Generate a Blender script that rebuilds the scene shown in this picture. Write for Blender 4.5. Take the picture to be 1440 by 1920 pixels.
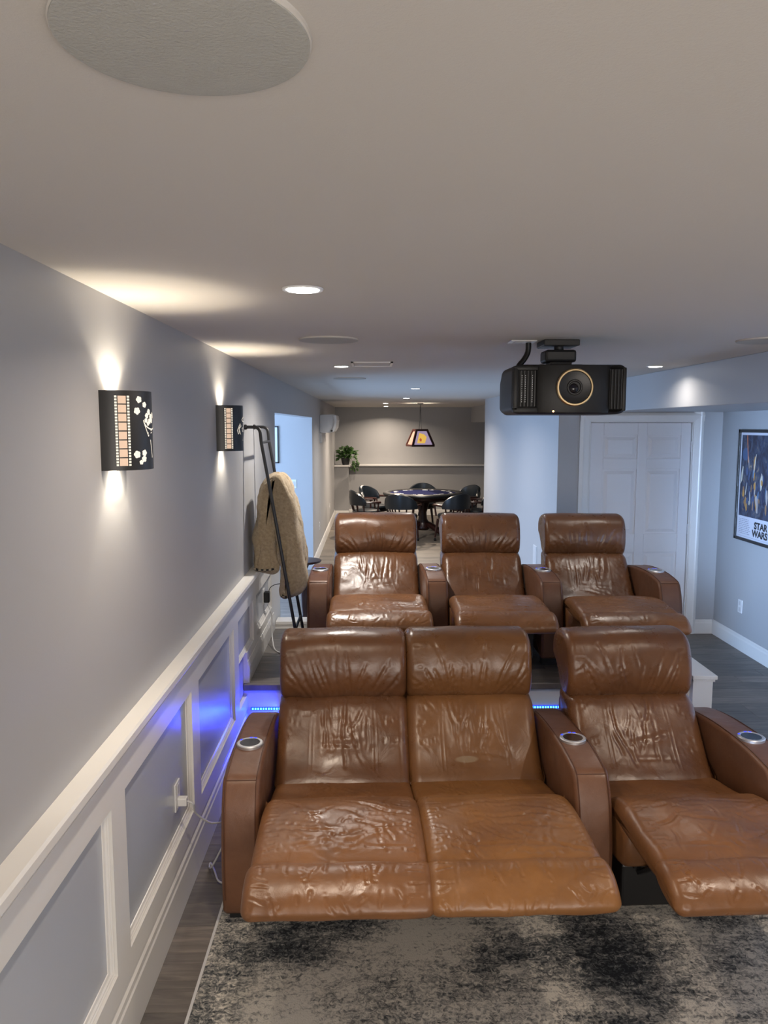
import bpy, bmesh, math, random
import numpy as np
from mathutils import Vector, Matrix
for o in list(bpy.data.objects): bpy.data.objects.remove(o)
S = bpy.context.scene; COL = S.collection
R = math.radians; PI = math.pi

# ---------------------------------------------------------------- camera, world, exposure, large lights
cd = bpy.data.cameras.new('camera'); cam = bpy.data.objects.new('camera', cd); COL.objects.link(cam)
cam.location = (0, 0, 1.97); cam.rotation_euler = (R(90 - 6.45), 0, R(-0.92))
cd.sensor_fit = 'VERTICAL'; cd.sensor_height = 36; cd.lens = 1442 / 1920 * 36; cd.clip_start = .02; cd.clip_end = 100
S.camera = cam
w = bpy.data.worlds.new('world'); S.world = w; w.use_nodes = True
w.node_tree.nodes['Background'].inputs[0].default_value = (.5, .6, .8, 1)
w.node_tree.nodes['Background'].inputs[1].default_value = .05
S.view_settings.view_transform = 'Standard'; S.view_settings.look = 'None'
S.view_settings.gamma = 1; S.view_settings.exposure = 0.55; S.view_settings.use_curve_mapping = False

WARM = (1, .83, .66); NEUT = (1, .93, .85); COOL = (.40, .62, 1.0); BLUE = (.012, .03, 1.0)
def light(kind, name, loc, power, col, rot=(0, 0, 0), size=.1, sy=None, spot=None, blend=.5, parent=None, spread=None, radius=None):
    l = bpy.data.lights.new(name, kind); l.energy = power; l.color = col
    if kind == 'AREA':
        l.shape = 'RECTANGLE' if sy else 'DISK'; l.size = size
        if sy: l.size_y = sy
        if spread: l.spread = spread
    else:
        l.shadow_soft_size = radius if radius is not None else size
    if spot: l.spot_size = spot; l.spot_blend = blend
    o = bpy.data.objects.new(name, l); COL.objects.link(o)
    o.rotation_euler = rot
    if parent is not None:
        o.parent = parent; loc = Vector(loc) - parent.location
    o.location = loc
    return o
# daylight from the window of the side room, plus two added fill lamps behind the camera
light('AREA', 'side_room_daylight', (-3.3, 8.2, 1.35), 200, COOL, (0, R(-90), 0), 2.2, 2.6)
light('AREA', 'side_room_daylight_back', (-2.2, 6.3, 1.5), 28, COOL, (R(90), 0, 0), 1.6, 1.6)
light('AREA', 'added_right_wall_fill', (.3, -1.2, 1.2), 46, COOL, (R(90), 0, R(-29.5)), .4, 1.4, spread=R(26))  # added cool fill aimed at the right wall
light('AREA', 'added_front_fill', (.9, -1.7, 1.25), 50, (1, .92, .84), (R(90), 0, 0), 2.4, 1.3)  # added soft fill facing down the room

# ---------------------------------------------------------------- materials
def srgb(r, g, b):
    f = lambda c: (c / 255 / 12.92) if c / 255 <= .04045 else ((c / 255 + .055) / 1.055) ** 2.4
    return (f(r), f(g), f(b), 1)
class N:
    def __init__(s, name):
        s.m = bpy.data.materials.new(name); s.m.use_nodes = True; s.t = s.m.node_tree
        s.b = s.t.nodes['Principled BSDF']
    def n(s, typ, **kw):
        x = s.t.nodes.new(typ)
        for k, v in kw.items():
            if k in x.inputs.keys(): x.inputs[k].default_value = v
            else: setattr(x, k, v)
        return x
    def l(s, a, b): s.t.links.new(a, b)
    def coord(s, kind='Object', scale=(1, 1, 1), rot=(0, 0, 0)):
        c = s.n('ShaderNodeTexCoord'); m = s.n('ShaderNodeMapping'); m.inputs['Scale'].default_value = scale; m.inputs['Rotation'].default_value = rot
        s.l(c.outputs[kind], m.inputs['Vector']); return m.outputs[0]
    def noise(s, vec, scale, detail=4, rough=.6, dist=0):
        x = s.n('ShaderNodeTexNoise'); x.inputs['Scale'].default_value = scale; x.inputs['Detail'].default_value = detail
        x.inputs['Roughness'].default_value = rough; x.inputs['Distortion'].default_value = dist; s.l(vec, x.inputs['Vector']); return x.outputs['Fac']
    def ramp(s, fac, stops):
        x = s.n('ShaderNodeValToRGB'); e = x.color_ramp.elements
        while len(e) < len(stops): e.new(.5)
        for i, (p, c) in enumerate(stops): e[i].position = p; e[i].color = c if len(c) == 4 else (*c, 1)
        s.l(fac, x.inputs['Fac']); return x.outputs['Color']
    def mix(s, a, b, fac, mode='MIX'):
        x = s.n('ShaderNodeMix', data_type='RGBA', blend_type=mode)
        for i, v in ((0, fac), (6, a), (7, b)):
            if hasattr(v, 'type') or hasattr(v, 'is_output'): s.l(v, x.inputs[i])
            else: x.inputs[i].default_value = v
        return x.outputs[2]
    def bump(s, h, strength=.2, dist=.01, prev=None):
        x = s.n('ShaderNodeBump'); x.inputs['Strength'].default_value = strength; x.inputs['Distance'].default_value = dist
        s.l(h, x.inputs['Height'])
        if prev is not None: s.l(prev, x.inputs['Normal'])
        s.l(x.outputs[0], s.b.inputs['Normal']); return x.outputs[0]
def simple(name, col, rough=.5, metal=0, spec=None, var=.06, scale=20, bump=0):
    q = N(name); v = q.coord(); f = q.noise(v, scale, 3)
    c2 = tuple(max(0, c * (1 - var * 2)) for c in col[:3]) + (1,)
    q.l(q.mix(col, c2, f), q.b.inputs['Base Color'])
    q.b.inputs['Roughness'].default_value = rough; q.b.inputs['Metallic'].default_value = metal
    if spec is not None: q.b.inputs['Specular IOR Level'].default_value = spec
    if bump: q.bump(q.noise(v, scale * 12, 2), bump, .002)
    return q.m
def emit(name, col, strength):
    q = N(name); q.b.inputs['Base Color'].default_value = (*[c * .2 for c in col[:3]], 1)
    q.b.inputs['Emission Color'].default_value = (*col[:3], 1); q.b.inputs['Emission Strength'].default_value = strength
    return q.m
def leather(name, c1, c2, rough=.36, mark=None):
    q = N(name); v = q.coord()
    base = q.mix(c1, c2, q.ramp(q.noise(v, 4, 5, .6, .4), [(.35, (0, 0, 0)), (.68, (1, 1, 1))]))
    base = q.mix(base, tuple(c * 1.3 for c in c1[:3]) + (1,), q.ramp(q.noise(v, 22, 6, .7), [(.6, (0, 0, 0)), (.85, (.5, .5, .5))]))
    if mark:
        c = q.n('ShaderNodeTexCoord'); mp = q.n('ShaderNodeMapping'); mp.vector_type = 'POINT'
        mp.inputs['Scale'].default_value = (1 / .058, 1 / .09, 1 / .013); mp.inputs['Location'].default_value = (-mark[0] / .058, -mark[1] / .09, -mark[2] / .013)
        q.l(c.outputs['Object'], mp.inputs['Vector']); ln = q.n('ShaderNodeVectorMath', operation='LENGTH'); q.l(mp.outputs[0], ln.inputs[0])
        base = q.mix(base, (.26, .19, .12, 1), q.ramp(ln.outputs['Value'], [(.75, (.7, .7, .7)), (1.0, (0, 0, 0))]))
    q.l(base, q.b.inputs['Base Color'])
    q.l(q.ramp(q.noise(v, 9, 4), [(.3, (rough - .07,) * 3), (.7, (rough + .1,) * 3)]), q.b.inputs['Roughness'])
    q.b.inputs['Specular IOR Level'].default_value = .5
    n1 = q.bump(q.noise(v, 11, 4, .5, .8), .22, .012)
    vo = q.n('ShaderNodeTexVoronoi'); vo.inputs['Scale'].default_value = 420; q.l(v, vo.inputs['Vector'])
    q.bump(vo.outputs['Distance'], .12, .001, n1)
    return q.m
M = {}
def paint(name, col, rough, tex=.12):
    q = N(name); v = q.coord(); q.l(q.mix(col, tuple(c * .95 for c in col[:3]) + (1,), q.noise(v, 1.3, 3)), q.b.inputs['Base Color'])
    q.b.inputs['Roughness'].default_value = rough; q.bump(q.noise(v, 260, 2), tex, .0015); return q.m
M['wall'] = paint('wall_paint', (.388, .388, .394, 1), .45)
M['ceil'] = paint('ceiling_paint', (.575, .55, .515, 1), .9, .25)
M['trim'] = paint('trim_paint', (.74, .73, .71, 1), .3, .04)
M['wallgloss'] = paint('wainscot_panel_paint', (.45, .475, .52, 1), .26, .04)
M['door'] = paint('door_paint', (.76, .76, .78, 1), .4, .1)
MARK = (.262, .17, .450)
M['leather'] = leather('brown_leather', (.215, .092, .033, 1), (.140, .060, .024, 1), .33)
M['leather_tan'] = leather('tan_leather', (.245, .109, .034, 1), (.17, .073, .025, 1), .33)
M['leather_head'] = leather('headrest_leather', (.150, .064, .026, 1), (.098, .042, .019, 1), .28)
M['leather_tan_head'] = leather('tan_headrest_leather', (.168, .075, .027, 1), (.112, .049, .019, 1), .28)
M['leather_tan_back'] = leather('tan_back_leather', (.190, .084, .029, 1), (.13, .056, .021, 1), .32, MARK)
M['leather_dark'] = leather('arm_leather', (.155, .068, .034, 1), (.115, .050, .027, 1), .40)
M['piping'] = simple('leather_seam', (.09, .034, .016, 1), .5)
M['black'] = simple('black_plastic', (.012, .012, .013, 1), .38)
M['blackm'] = simple('matte_black_metal', (.014, .014, .016, 1), .45)
M['blackd'] = simple('projector_black', (.0065, .0065, .007, 1), .5, bump=.1)
M['void'] = simple('deep_black', (.003, .003, .004, 1), .7)
M['gold'] = simple('brass_ring', (.62, .47, .27, 1), .28, 1)
M['silver'] = simple('brushed_silver', (.66, .66, .68, 1), .42, .85)
M['chrome'] = simple('steel_cup', (.3, .3, .3, 1), .15, 1)
M['white'] = simple('white_plastic', (.72, .72, .72, 1), .35)
M['cordw'] = simple('white_cord', (.55, .55, .56, 1), .45)
M['grille'] = simple('speaker_grille', (.43, .43, .405, 1), .85, bump=.5)
M['mahogany'] = simple('dark_red_wood', (.035, .009, .007, 1), .3, var=.25)
M['navy'] = simple('navy_leather', (.008, .0125, .019, 1), .3, var=.2, bump=.1)
M['felt'] = simple('blue_felt', (.009, .011, .045, 1), .95, spec=.08)
M['pot'] = simple('dark_pot', (.02, .02, .022, 1), .5)
M['leaf'] = simple('pothos_leaf', (.055, .13, .03, 1), .4, var=.35, scale=6)
M['blue_led'] = emit('blue_led', (.01, .04, 1.0), 1.6)
M['cyan_led'] = emit('cyan_led_bead', (.08, .55, 1.0), 3.5)
M['lamp'] = emit('downlight_lens', (1, .96, .90), 14)
M['cut'] = emit('lit_cutout', (1, .90, .74), .62)
M['cutpink'] = emit('lit_film_frame', (1, .70, .50), .44)
M['whiteglow'] = emit('shade_inner', (1, .9, .75), .6)
M['amber'] = emit('power_indicator', (1, .45, .15), 6)
M['kerb'] = paint('kerb_paint', (.78, .76, .73, 1), .4, .04)

def plank_mat(name, tint=1.0, brick=False):
    q = N(name); c = q.n('ShaderNodeTexCoord'); oi = q.n('ShaderNodeObjectInfo')
    cmb = q.n('ShaderNodeCombineXYZ'); mul = q.n('ShaderNodeMath', operation='MULTIPLY'); mul.inputs[1].default_value = 37
    q.l(oi.outputs['Random'], mul.inputs[0]); q.l(mul.outputs[0], cmb.inputs[2]); q.l(mul.outputs[0], cmb.inputs[0])
    add = q.n('ShaderNodeVectorMath', operation='ADD'); q.l(c.outputs['Object'], add.inputs[0]); q.l(cmb.outputs[0], add.inputs[1])
    mp = q.n('ShaderNodeMapping'); mp.inputs['Scale'].default_value = (1.6, 16, 1); q.l(add.outputs[0], mp.inputs['Vector'])
    g = q.noise(mp.outputs[0], 2.2, 8, .62, .8)
    col = q.ramp(g, [(.28, (.075 * tint, .066 * tint, .060 * tint)), (.5, (.135 * tint, .120 * tint, .108 * tint)), (.74, (.215 * tint, .192 * tint, .170 * tint))])
    r = q.ramp(oi.outputs['Random'], [(0, (.68, .68, .68)), (.5, (.95, .93, .9)), (1, (1.25, 1.2, 1.14))])
    col = q.mix(col, r, 1.0, 'MULTIPLY')
    if brick:
        b = q.n('ShaderNodeTexBrick'); b.inputs['Scale'].default_value = 1; b.inputs['Brick Width'].default_value = 1.22; b.inputs['Row Height'].default_value = .15
        b.inputs['Mortar Size'].default_value = .002; b.inputs['Color1'].default_value = (.75, .74, .72, 1); b.inputs['Color2'].default_value = (1.25, 1.2, 1.12, 1); b.inputs['Mortar'].default_value = (.3, .3, .3, 1)
        q.l(c.outputs['Object'], b.inputs['Vector']); col = q.mix(col, b.outputs['Color'], 1.0, 'MULTIPLY')
    q.l(col, q.b.inputs['Base Color']); q.b.inputs['Roughness'].default_value = .42
    q.bump(g, .25, .003); return q.m
M['plank'] = plank_mat('vinyl_plank'); M['plankfar'] = plank_mat('vinyl_plank_far', 1.25, True)
def rug_mat():
    q = N('distressed_rug'); v = q.coord(); vs = q.coord(scale=(.55, 3.2, 1))
    def ma(a, k, c):
        x = q.n('ShaderNodeMath', operation='MULTIPLY_ADD'); q.l(a, x.inputs[0]); x.inputs[1].default_value = k
        if isinstance(c, float): x.inputs[2].default_value = c
        else: q.l(c, x.inputs[2])
        return x.outputs[0]
    big = q.noise(q.coord(scale=(.8, 1.25, 1)), 2.3, 2, .5, .3); mid = q.noise(q.coord(scale=(.8, 1.7, 1)), 13, 6, .72, .8); streak = q.noise(q.coord(scale=(.25, 4.5, 1)), 16, 4, .7); fine = q.noise(v, 46, 4, .65, 1.6)
    h = ma(big, 1.35, -.175); h = ma(mid, .85, h); h = ma(streak, .35, h); h = ma(fine, 1.25, h)
    mr = q.n('ShaderNodeMapRange'); mr.inputs['From Min'].default_value = 1.33; mr.inputs['From Max'].default_value = 2.02; q.l(h, mr.inputs['Value'])
    col = q.ramp(mr.outputs[0], [(.05, (.030, .034, .040)), (.24, (.085, .092, .098)), (.42, (.20, .20, .195)), (.62, (.42, .40, .365)), (.85, (.68, .64, .57))])
    q.l(col, q.b.inputs['Base Color']); q.b.inputs['Roughness'].default_value = .95; q.b.inputs['Specular IOR Level'].default_value = .1
    q.bump(q.noise(v, 190, 3, .8), .9, .006); return q.m
M['rug'] = rug_mat()
def sherpa():
    q = N('tan_sherpa'); v = q.coord()
    q.l(q.ramp(q.noise(v, 60, 5, .7), [(.3, (.26, .19, .11)), (.7, (.45, .35, .22))]), q.b.inputs['Base Color'])
    q.b.inputs['Roughness'].default_value = 1; q.b.inputs['Sheen Weight'].default_value = .3
    q.bump(q.noise(v, 130, 4, .8), .8, .01); return q.m
M['sherpa'] = sherpa()
def stitch():
    q = N('blanket_edging'); ch = q.n('ShaderNodeTexChecker'); q.l(q.coord(), ch.inputs['Vector']); ch.inputs['Scale'].default_value = 60
    ch.inputs['Color1'].default_value = (.015, .013, .012, 1); ch.inputs['Color2'].default_value = (.3, .25, .18, 1)
    q.l(ch.outputs[0], q.b.inputs['Base Color']); q.b.inputs['Roughness'].default_value = .9; return q.m
M['stitch'] = stitch()
def flat(name, c, rough=.5): 
    return simple(name, srgb(*c), rough, var=.03)

# ---------------------------------------------------------------- mesh helpers
class MB:
    def __init__(s): s.v = []; s.f = []
    def add(s, vs, fs):
        o = len(s.v); s.v += [tuple(map(float, p)) for p in vs]; s.f += [tuple(i + o for i in f) for f in fs]; return s
    def box(s, x0, x1, y0, y1, z0, z1):
        return s.add([(x0, y0, z0), (x1, y0, z0), (x1, y1, z0), (x0, y1, z0), (x0, y0, z1), (x1, y0, z1), (x1, y1, z1), (x0, y1, z1)],
                     [(3, 2, 1, 0), (4, 5, 6, 7), (0, 1, 5, 4), (1, 2, 6, 5), (2, 3, 7, 6), (3, 0, 4, 7)])
    def prism(s, poly, axis, a, b):
        """poly = list of 2D points, extruded along axis ('x','y','z') from a to b"""
        mp = {'x': lambda p, t: (t, p[0], p[1]), 'y': lambda p, t: (p[0], t, p[1]), 'z': lambda p, t: (p[0], p[1], t)}[axis]
        n = len(poly); vs = [mp(p, a) for p in poly] + [mp(p, b) for p in poly]
        fs = [tuple(range(n))[::-1], tuple(range(n, 2 * n))] + [(i, (i + 1) % n, n + (i + 1) % n, n + i) for i in range(n)]
        return s.add(vs, fs)
    def lathe(s, prof, c=(0, 0, 0), n=32, axis='z'):
        """prof = [(r, h)]"""
        vs = []; fs = []
        for (r, h) in prof:
            for i in range(n):
                a = 2 * PI * i / n; p = (r * math.cos(a), r * math.sin(a), h)
                if axis == 'y': p = (p[0], h, p[1])
                if axis == 'x': p = (h, p[0], p[1])
                vs.append((p[0] + c[0], p[1] + c[1], p[2] + c[2]))
        for j in range(len(prof) - 1):
            for i in range(n): fs.append((j * n + i, j * n + (i + 1) % n, (j + 1) * n + (i + 1) % n, (j + 1) * n + i))
        fs.append(tuple(range(n))[::-1]); fs.append(tuple(range((len(prof) - 1) * n, len(prof) * n)))
        return s.add(vs, fs)
    def tube(s, pts, r, n=10, rr=None):
        pts = [Vector(p) for p in pts]; vs = []; fs = []; up = None
        for i, p in enumerate(pts):
            t = (pts[min(i + 1, len(pts) - 1)] - pts[max(i - 1, 0)]).normalized()
            if up is None: up = t.orthogonal().normalized()
            up = (up - t * up.dot(t)).normalized(); sd = t.cross(up); q = rr[i] if rr else r
            vs += [p + (up * math.cos(2 * PI * k / n) + sd * math.sin(2 * PI * k / n)) * q for k in range(n)]
        for j in range(len(pts) - 1):
            fs += [(j * n + k, j * n + (k + 1) % n, (j + 1) * n + (k + 1) % n, (j + 1) * n + k) for k in range(n)]
        fs.append(tuple(range(n))[::-1]); fs.append(tuple(range((len(pts) - 1) * n, len(pts) * n)))
        return s.add(vs, fs)
    def build(s, name, mat, parent=None, smooth=False, bevel=0, seg=2, world=True, label=None, rot=None, sharp=35):
        off = Vector((0, 0, 0))
        if parent is not None and world:
            p = parent
            while p is not None: off += p.location; p = p.parent
        me = bpy.data.meshes.new(name); me.from_pydata([tuple(Vector(v) - off) for v in s.v], [], s.f); me.validate()
        bm = bmesh.new(); bm.from_mesh(me)
        bmesh.ops.recalc_face_normals(bm, faces=bm.faces)
        if bevel:
            es = [e for e in bm.edges if len(e.link_faces) == 2 and e.calc_face_angle(0) > R(30)]
            bmesh.ops.bevel(bm, geom=es, offset=bevel, segments=seg, affect='EDGES', profile=.5, clamp_overlap=True)
        bm.to_mesh(me); bm.free()
        if smooth:
            me.shade_smooth()
            try: me.set_sharp_from_angle(angle=R(sharp))
            except Exception: pass
        me.materials.append(mat)
        o = bpy.data.objects.new(name, me); COL.objects.link(o)
        if parent is not None: o.parent = parent
        if label: o['label'] = label
        return o
def thing(name, label, cat, loc=(0, 0, 0), group=None):
    o = bpy.data.objects.new(name, None); COL.objects.link(o); o.location = loc; o.empty_display_size = .1
    o['label'] = label; o['category'] = cat
    if group: o['group'] = group
    return o
def tag(o, label, cat, group=None):
    o['label'] = label; o['category'] = cat
    if group: o['group'] = group
    return o
def struct(name, mb, mat, parent=None, **k):
    o = mb.build(name, mat, parent, **k)
    if parent is None: o['kind'] = 'structure'
    return o
def struct_empty(name, loc=(0, 0, 0)):
    o = bpy.data.objects.new(name, None); COL.objects.link(o); o.location = loc; o['kind'] = 'structure'; return o
def copy_tree(o, parent=None):
    c = o.copy(); COL.objects.link(c); c.parent = parent
    for ch in list(o.children): copy_tree(ch, c)
    return c
def catmull(pts, closed=True, k=8):
    P = [np.array(p, float) for p in pts]; n = len(P); out = []
    for i in range(n if closed else n - 1):
        g = (lambda j: P[j % n]) if closed else (lambda j: P[min(max(j, 0), n - 1)])
        a, b, c, d = g(i - 1), g(i), g(i + 1), g(i + 2)
        for t in np.arange(k) / k:
            out.append(.5 * ((2 * b) + (c - a) * t + (2 * a - 5 * b + 4 * c - d) * t * t + (3 * b - a - 3 * c + d) * t ** 3))
    if not closed: out.append(P[-1])
    return out

# ---------------------------------------------------------------- soft cushions
class Crease:
    def __init__(s): s.segs = []
    def line(s, pts, w, d):
        """pts in (s, x) metres"""
        n = len(pts)
        for i in range(n - 1):
            f0 = math.sin(PI * min(1, (i + .35) / (n - .3))) ; s.segs.append((*pts[i], *pts[i + 1], w * .92, 1.45 * d * (.35 + .65 * f0)))
    def wander(s, rng, s0, x0, ang, length, w, d, k=6, turn=.25):
        pts = [(s0, x0)]; a = ang
        for _ in range(k):
            a += rng.uniform(-turn, turn); p = pts[-1]; pts.append((p[0] + math.cos(a) * length / k, p[1] + math.sin(a) * length / k))
        s.line(pts, w, d)
    def eval(s, Sg, X):
        d = np.zeros_like(Sg)
        for (s0, x0, s1, x1, w, dp) in s.segs:
            ds, dx = s1 - s0, x1 - x0; L2 = ds * ds + dx * dx + 1e-9
            t = np.clip(((Sg - s0) * ds + (X - x0) * dx) / L2, 0, 1)
            r2 = (Sg - s0 - t * ds) ** 2 + (X - x0 - t * dx) ** 2
            # groove with puffed shoulders
            val = -dp * np.exp(-r2 / (w * w)) + .55 * dp * np.exp(-r2 / (2.6 * w) ** 2)
            d = np.where(np.abs(val) > np.abs(d), val, d * .999 + val * .35)
        return d
def cushion(prof, width, xc, er, mat, name, parent, cre=None, nx=96, ns=110, crown=0, lump=.0025, seed=0, axis='x', k=10, soft=True, maxw=None, xshift=None):
    P = np.array(catmull(prof, True, k)); seg = np.linalg.norm(np.roll(P, -1, 0) - P, axis=1); cum = np.concatenate([[0], np.cumsum(seg)]); T = cum[-1]
    Pc = np.vstack([P, P[:1]]); sv = np.linspace(0, T, ns, endpoint=False)
    Q = np.stack([np.interp(sv, cum, Pc[:, i]) for i in (0, 1)], 1)
    tg = np.roll(Q, -1, 0) - np.roll(Q, 1, 0); tg /= np.linalg.norm(tg, axis=1)[:, None]
    nr = np.stack([tg[:, 1], -tg[:, 0]], 1)
    area = .5 * np.sum(Q[:, 0] * np.roll(Q[:, 1], -1) - np.roll(Q[:, 0], -1) * Q[:, 1])
    if area < 0: nr = -nr
    h = width / 2
    # columns dense at the rounded ends
    ne = 7; th = np.linspace(0, PI / 2, ne, endpoint=False)
    left = -h + er * (1 - np.sin(th + 0)) ; left = -h + er * (1 - np.cos(th))
    xs = np.concatenate([left, np.linspace(-h + er, h - er, max(2, nx - 2 * ne)), -left[::-1]])
    tt = np.clip((np.abs(xs) - (h - er)) / er, 0, 1); inset = er * (1 - np.sqrt(np.maximum(0, 1 - tt ** 2)))
    inset = np.minimum(inset, er * .93)
    Sg, X = np.meshgrid(sv, xs); I = np.repeat(inset[:, None], len(sv), 1)
    D = np.zeros_like(Sg)
    if cre is not None:
        D += cre.eval(Sg, X)
    rng = random.Random(seed)
    for _ in range(5):
        a, b = rng.uniform(8, 26), rng.uniform(8, 26); D += lump * .5 * np.sin(Sg * a + rng.uniform(0, 6)) * np.sin(X * b + rng.uniform(0, 6))
    fade = np.clip(1.15 - tt, .12, 1)[:, None]
    D *= fade
    D += crown * np.maximum(0, 1 - (X / h) ** 2)
    off = (D - I)
    Y = Q[None, :, 0] + nr[None, :, 0] * off; Z = Q[None, :, 1] + nr[None, :, 1] * off
    m, n = Sg.shape
    if axis == 'x': V = np.stack([X + xc, Y, Z], -1)
    else: V = np.stack([Y, X + xc, Z], -1)
    V = V.reshape(-1, 3)
    c0, c1 = V[:n].mean(0), V[-n:].mean(0)
    ii, jj = np.meshgrid(np.arange(m - 1), np.arange(n), indexing='ij'); j2 = (jj + 1) % n
    F = np.stack([ii * n + jj, ii * n + j2, (ii + 1) * n + j2, (ii + 1) * n + jj], -1).reshape(-1, 4)
    caps = [(j, (j + 1) % n, m * n) for j in range(n)] + [((m - 1) * n + (j + 1) % n, (m - 1) * n + j, m * n + 1) for j in range(n)]
    mb = MB(); mb.v = [tuple(v) for v in V.tolist()] + [tuple(c0), tuple(c1)]; mb.f = [tuple(f) for f in F.tolist()] + caps
    me = bpy.data.meshes.new(name); me.from_pydata(mb.v, [], mb.f)
    bm = bmesh.new(); bm.from_mesh(me); bmesh.ops.recalc_face_normals(bm, faces=bm.faces); bm.to_mesh(me); bm.free()
    me.shade_smooth(); me.materials.append(mat)
    o = bpy.data.objects.new(name, me); COL.objects.link(o)
    if parent is not None: o.parent = parent
    return o

# ================================================================ THE ROOM
WX = -.80; CZ = 2.36; RX = 3.245; DY = 7.1; HX = 1.723; FY = 17.0
PY0, PY1, PZ = 4.66, 6.06, .37
struct('floor', MB().box(-4.2, 3.6, -2.1, 17.1, -.12, -.006), M['plankfar'])
floor = bpy.data.objects['floor']
MB().box(-4.2, 3.6, 6.90, 17.0, -.006, 0).build('far_planking', M['plankfar'], floor)
rp = random.Random(4)
plank_cache = {}
def plank_mesh(L, W, T):
    key = (round(L, 3), W, T)
    if key not in plank_cache:
        o = MB().box(-L / 2, L / 2, -W / 2, W / 2, 0, T).build('plank', M['plank'], None, bevel=.0012, seg=1)
        plank_cache[key] = o.data; bpy.data.objects.remove(o)
    return plank_cache[key]
def lay(parent, x0, x1, y0, rows, W, z, T, L=1.22, skip=None):
    for r in range(rows):
        x = x0 - rp.choice([0, .24, .49, .73, .98]); y = y0 + W * (r + .5)
        while x < x1 - .01:
            a, b = max(x, x0), min(x + L, x1); x += L
            if b - a < .03 or (skip and skip(a, b, y)): continue
            o = bpy.data.objects.new('plank', plank_mesh(b - a - .001, W - .001, T)); COL.objects.link(o); o.parent = parent
            o.location = ((a + b) / 2, y, z)
lay(floor, WX, RX, 1.20, 38, .15, -.006, .006,
    skip=lambda a, b, y: (a > -.6 and b < 3.0 and y < 2.6) or (4.85 < y < 5.9 and b < 2.0))
# ceiling
ce = struct('ceiling', MB().box(-4.2, 3.6, -2.1, 17.1, CZ, CZ + .1), M['ceil'])
struct('ceiling_soffit', MB().box(2.10, RX, -2, DY, 2.09, CZ), M['wall'], bevel=.004)
struct('ceiling_soffit', MB().box(2.19, 3.5, 11.75, FY, 2.03, CZ), M['wall'])
# left wall with the wide opening into the side room
OY0, OY1, OZ = 6.41, 10.40, 2.072
struct('wall_left', MB().box(WX - .14, WX, -2.0, OY0, 0, CZ).box(WX - .14, WX, OY0, OY1, OZ, CZ).box(WX - .14, WX, OY1, FY, 0, CZ), M['wall'])
struct('wall_side_room', MB().box(-4.1, WX - .14, OY1, OY1 + .12, 0, CZ).box(-4.1, WX - .14, 5.4, 5.52, 0, CZ).box(-4.2, -4.1, 5.4, 10.5, 0, CZ), M['wall'])
struct('wall_right', MB().box(RX, RX + .12, -2, DY + .12, 0, CZ), M['wall'])
struct('wall_door', MB().box(HX, 2.005, DY, DY + .12, 0, CZ).box(2.985, RX, DY, DY + .12, 0, CZ).box(2.005, 2.985, DY, DY + .12, 2.02, CZ), M['wall'])
struct('wall_hall', MB().box(HX, HX + .12, DY + .12, 11.75, 0, CZ).box(HX + .12, 3.5, 11.63, 11.75, 0, CZ), M['wall'])
struct('wall_far', MB().box(WX, 3.5, FY, FY + .1, 0, CZ).box(WX, 3.5, 16.82, FY, 0, 1.08).box(WX, -.495, 16.5, 16.82, 0, 1.08), M['wall'])
struct('wall_far_right', MB().box(3.5, 3.6, 11.7, FY, 0, CZ), M['wall'])
struct('wall_front', MB().box(WX - .1, RX + .1, -2.1, -2.0, 0, CZ), M['wall'])
struct('trim_1', MB().box(WX, 3.5, 16.74, 16.99, 1.08, 1.118).box(WX, -.46, 16.45, 16.76, 1.08, 1.118), M['trim'], bevel=.004)   # ledge
# baseboards
def base_profile(h, t=.016): return [(0, 0), (t, 0), (t, h - .035), (t * .75, h - .02), (t * .75, h - .008), (t * .4, h), (0, h)]
struct('baseboard_left', MB().prism([(WX, 0), (WX + .03, 0), (WX + .03, .150), (WX + .026, .158), (WX + .026, .180), (WX + .020, .190), (WX + .020, .200), (WX + .012, .212), (WX, .212)], 'y', -1.9, PY0 - .031), M['trim'])
struct('baseboard_left_far', MB().prism([(WX + x, z) for x, z in base_profile(.15)], 'y', OY1, 16.5), M['trim'])
struct('baseboard_right', MB().prism([(RX - x, z) for x, z in base_profile(.135)], 'y', -1.9, DY), M['trim'])
struct('baseboard_door_wall', MB().prism([(DY - y, z) for y, z in base_profile(.135)], 'x', 3.06, RX - .016).prism([(DY - y, z) for y, z in base_profile(.135)], 'x', HX, 1.94), M['trim'])
struct('baseboard_hall', MB().prism([(HX - x, z) for x, z in base_profile(.135)], 'y', DY, 11.7), M['trim'])
struct('baseboard_far', MB().prism([(16.82 - y, z) for y, z in base_profile(.135)], 'x', -.495, 3.5), M['trim'])
struct('baseboard_pillar', MB().prism([(16.5 - y, z) for y, z in base_profile(.135)], 'x', WX + .016, -.495), M['trim'])
# chair rail
struct('trim_2', MB().prism([(WX, .945), (WX + .020, .945), (WX + .024, .965), (WX + .040, .985), (WX + .058, .992), (WX + .062, 1.0), (WX + .062, 1.022), (WX + .056, 1.030), (WX, 1.030)], 'y', -1.9, 5.95), M['trim'])
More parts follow.
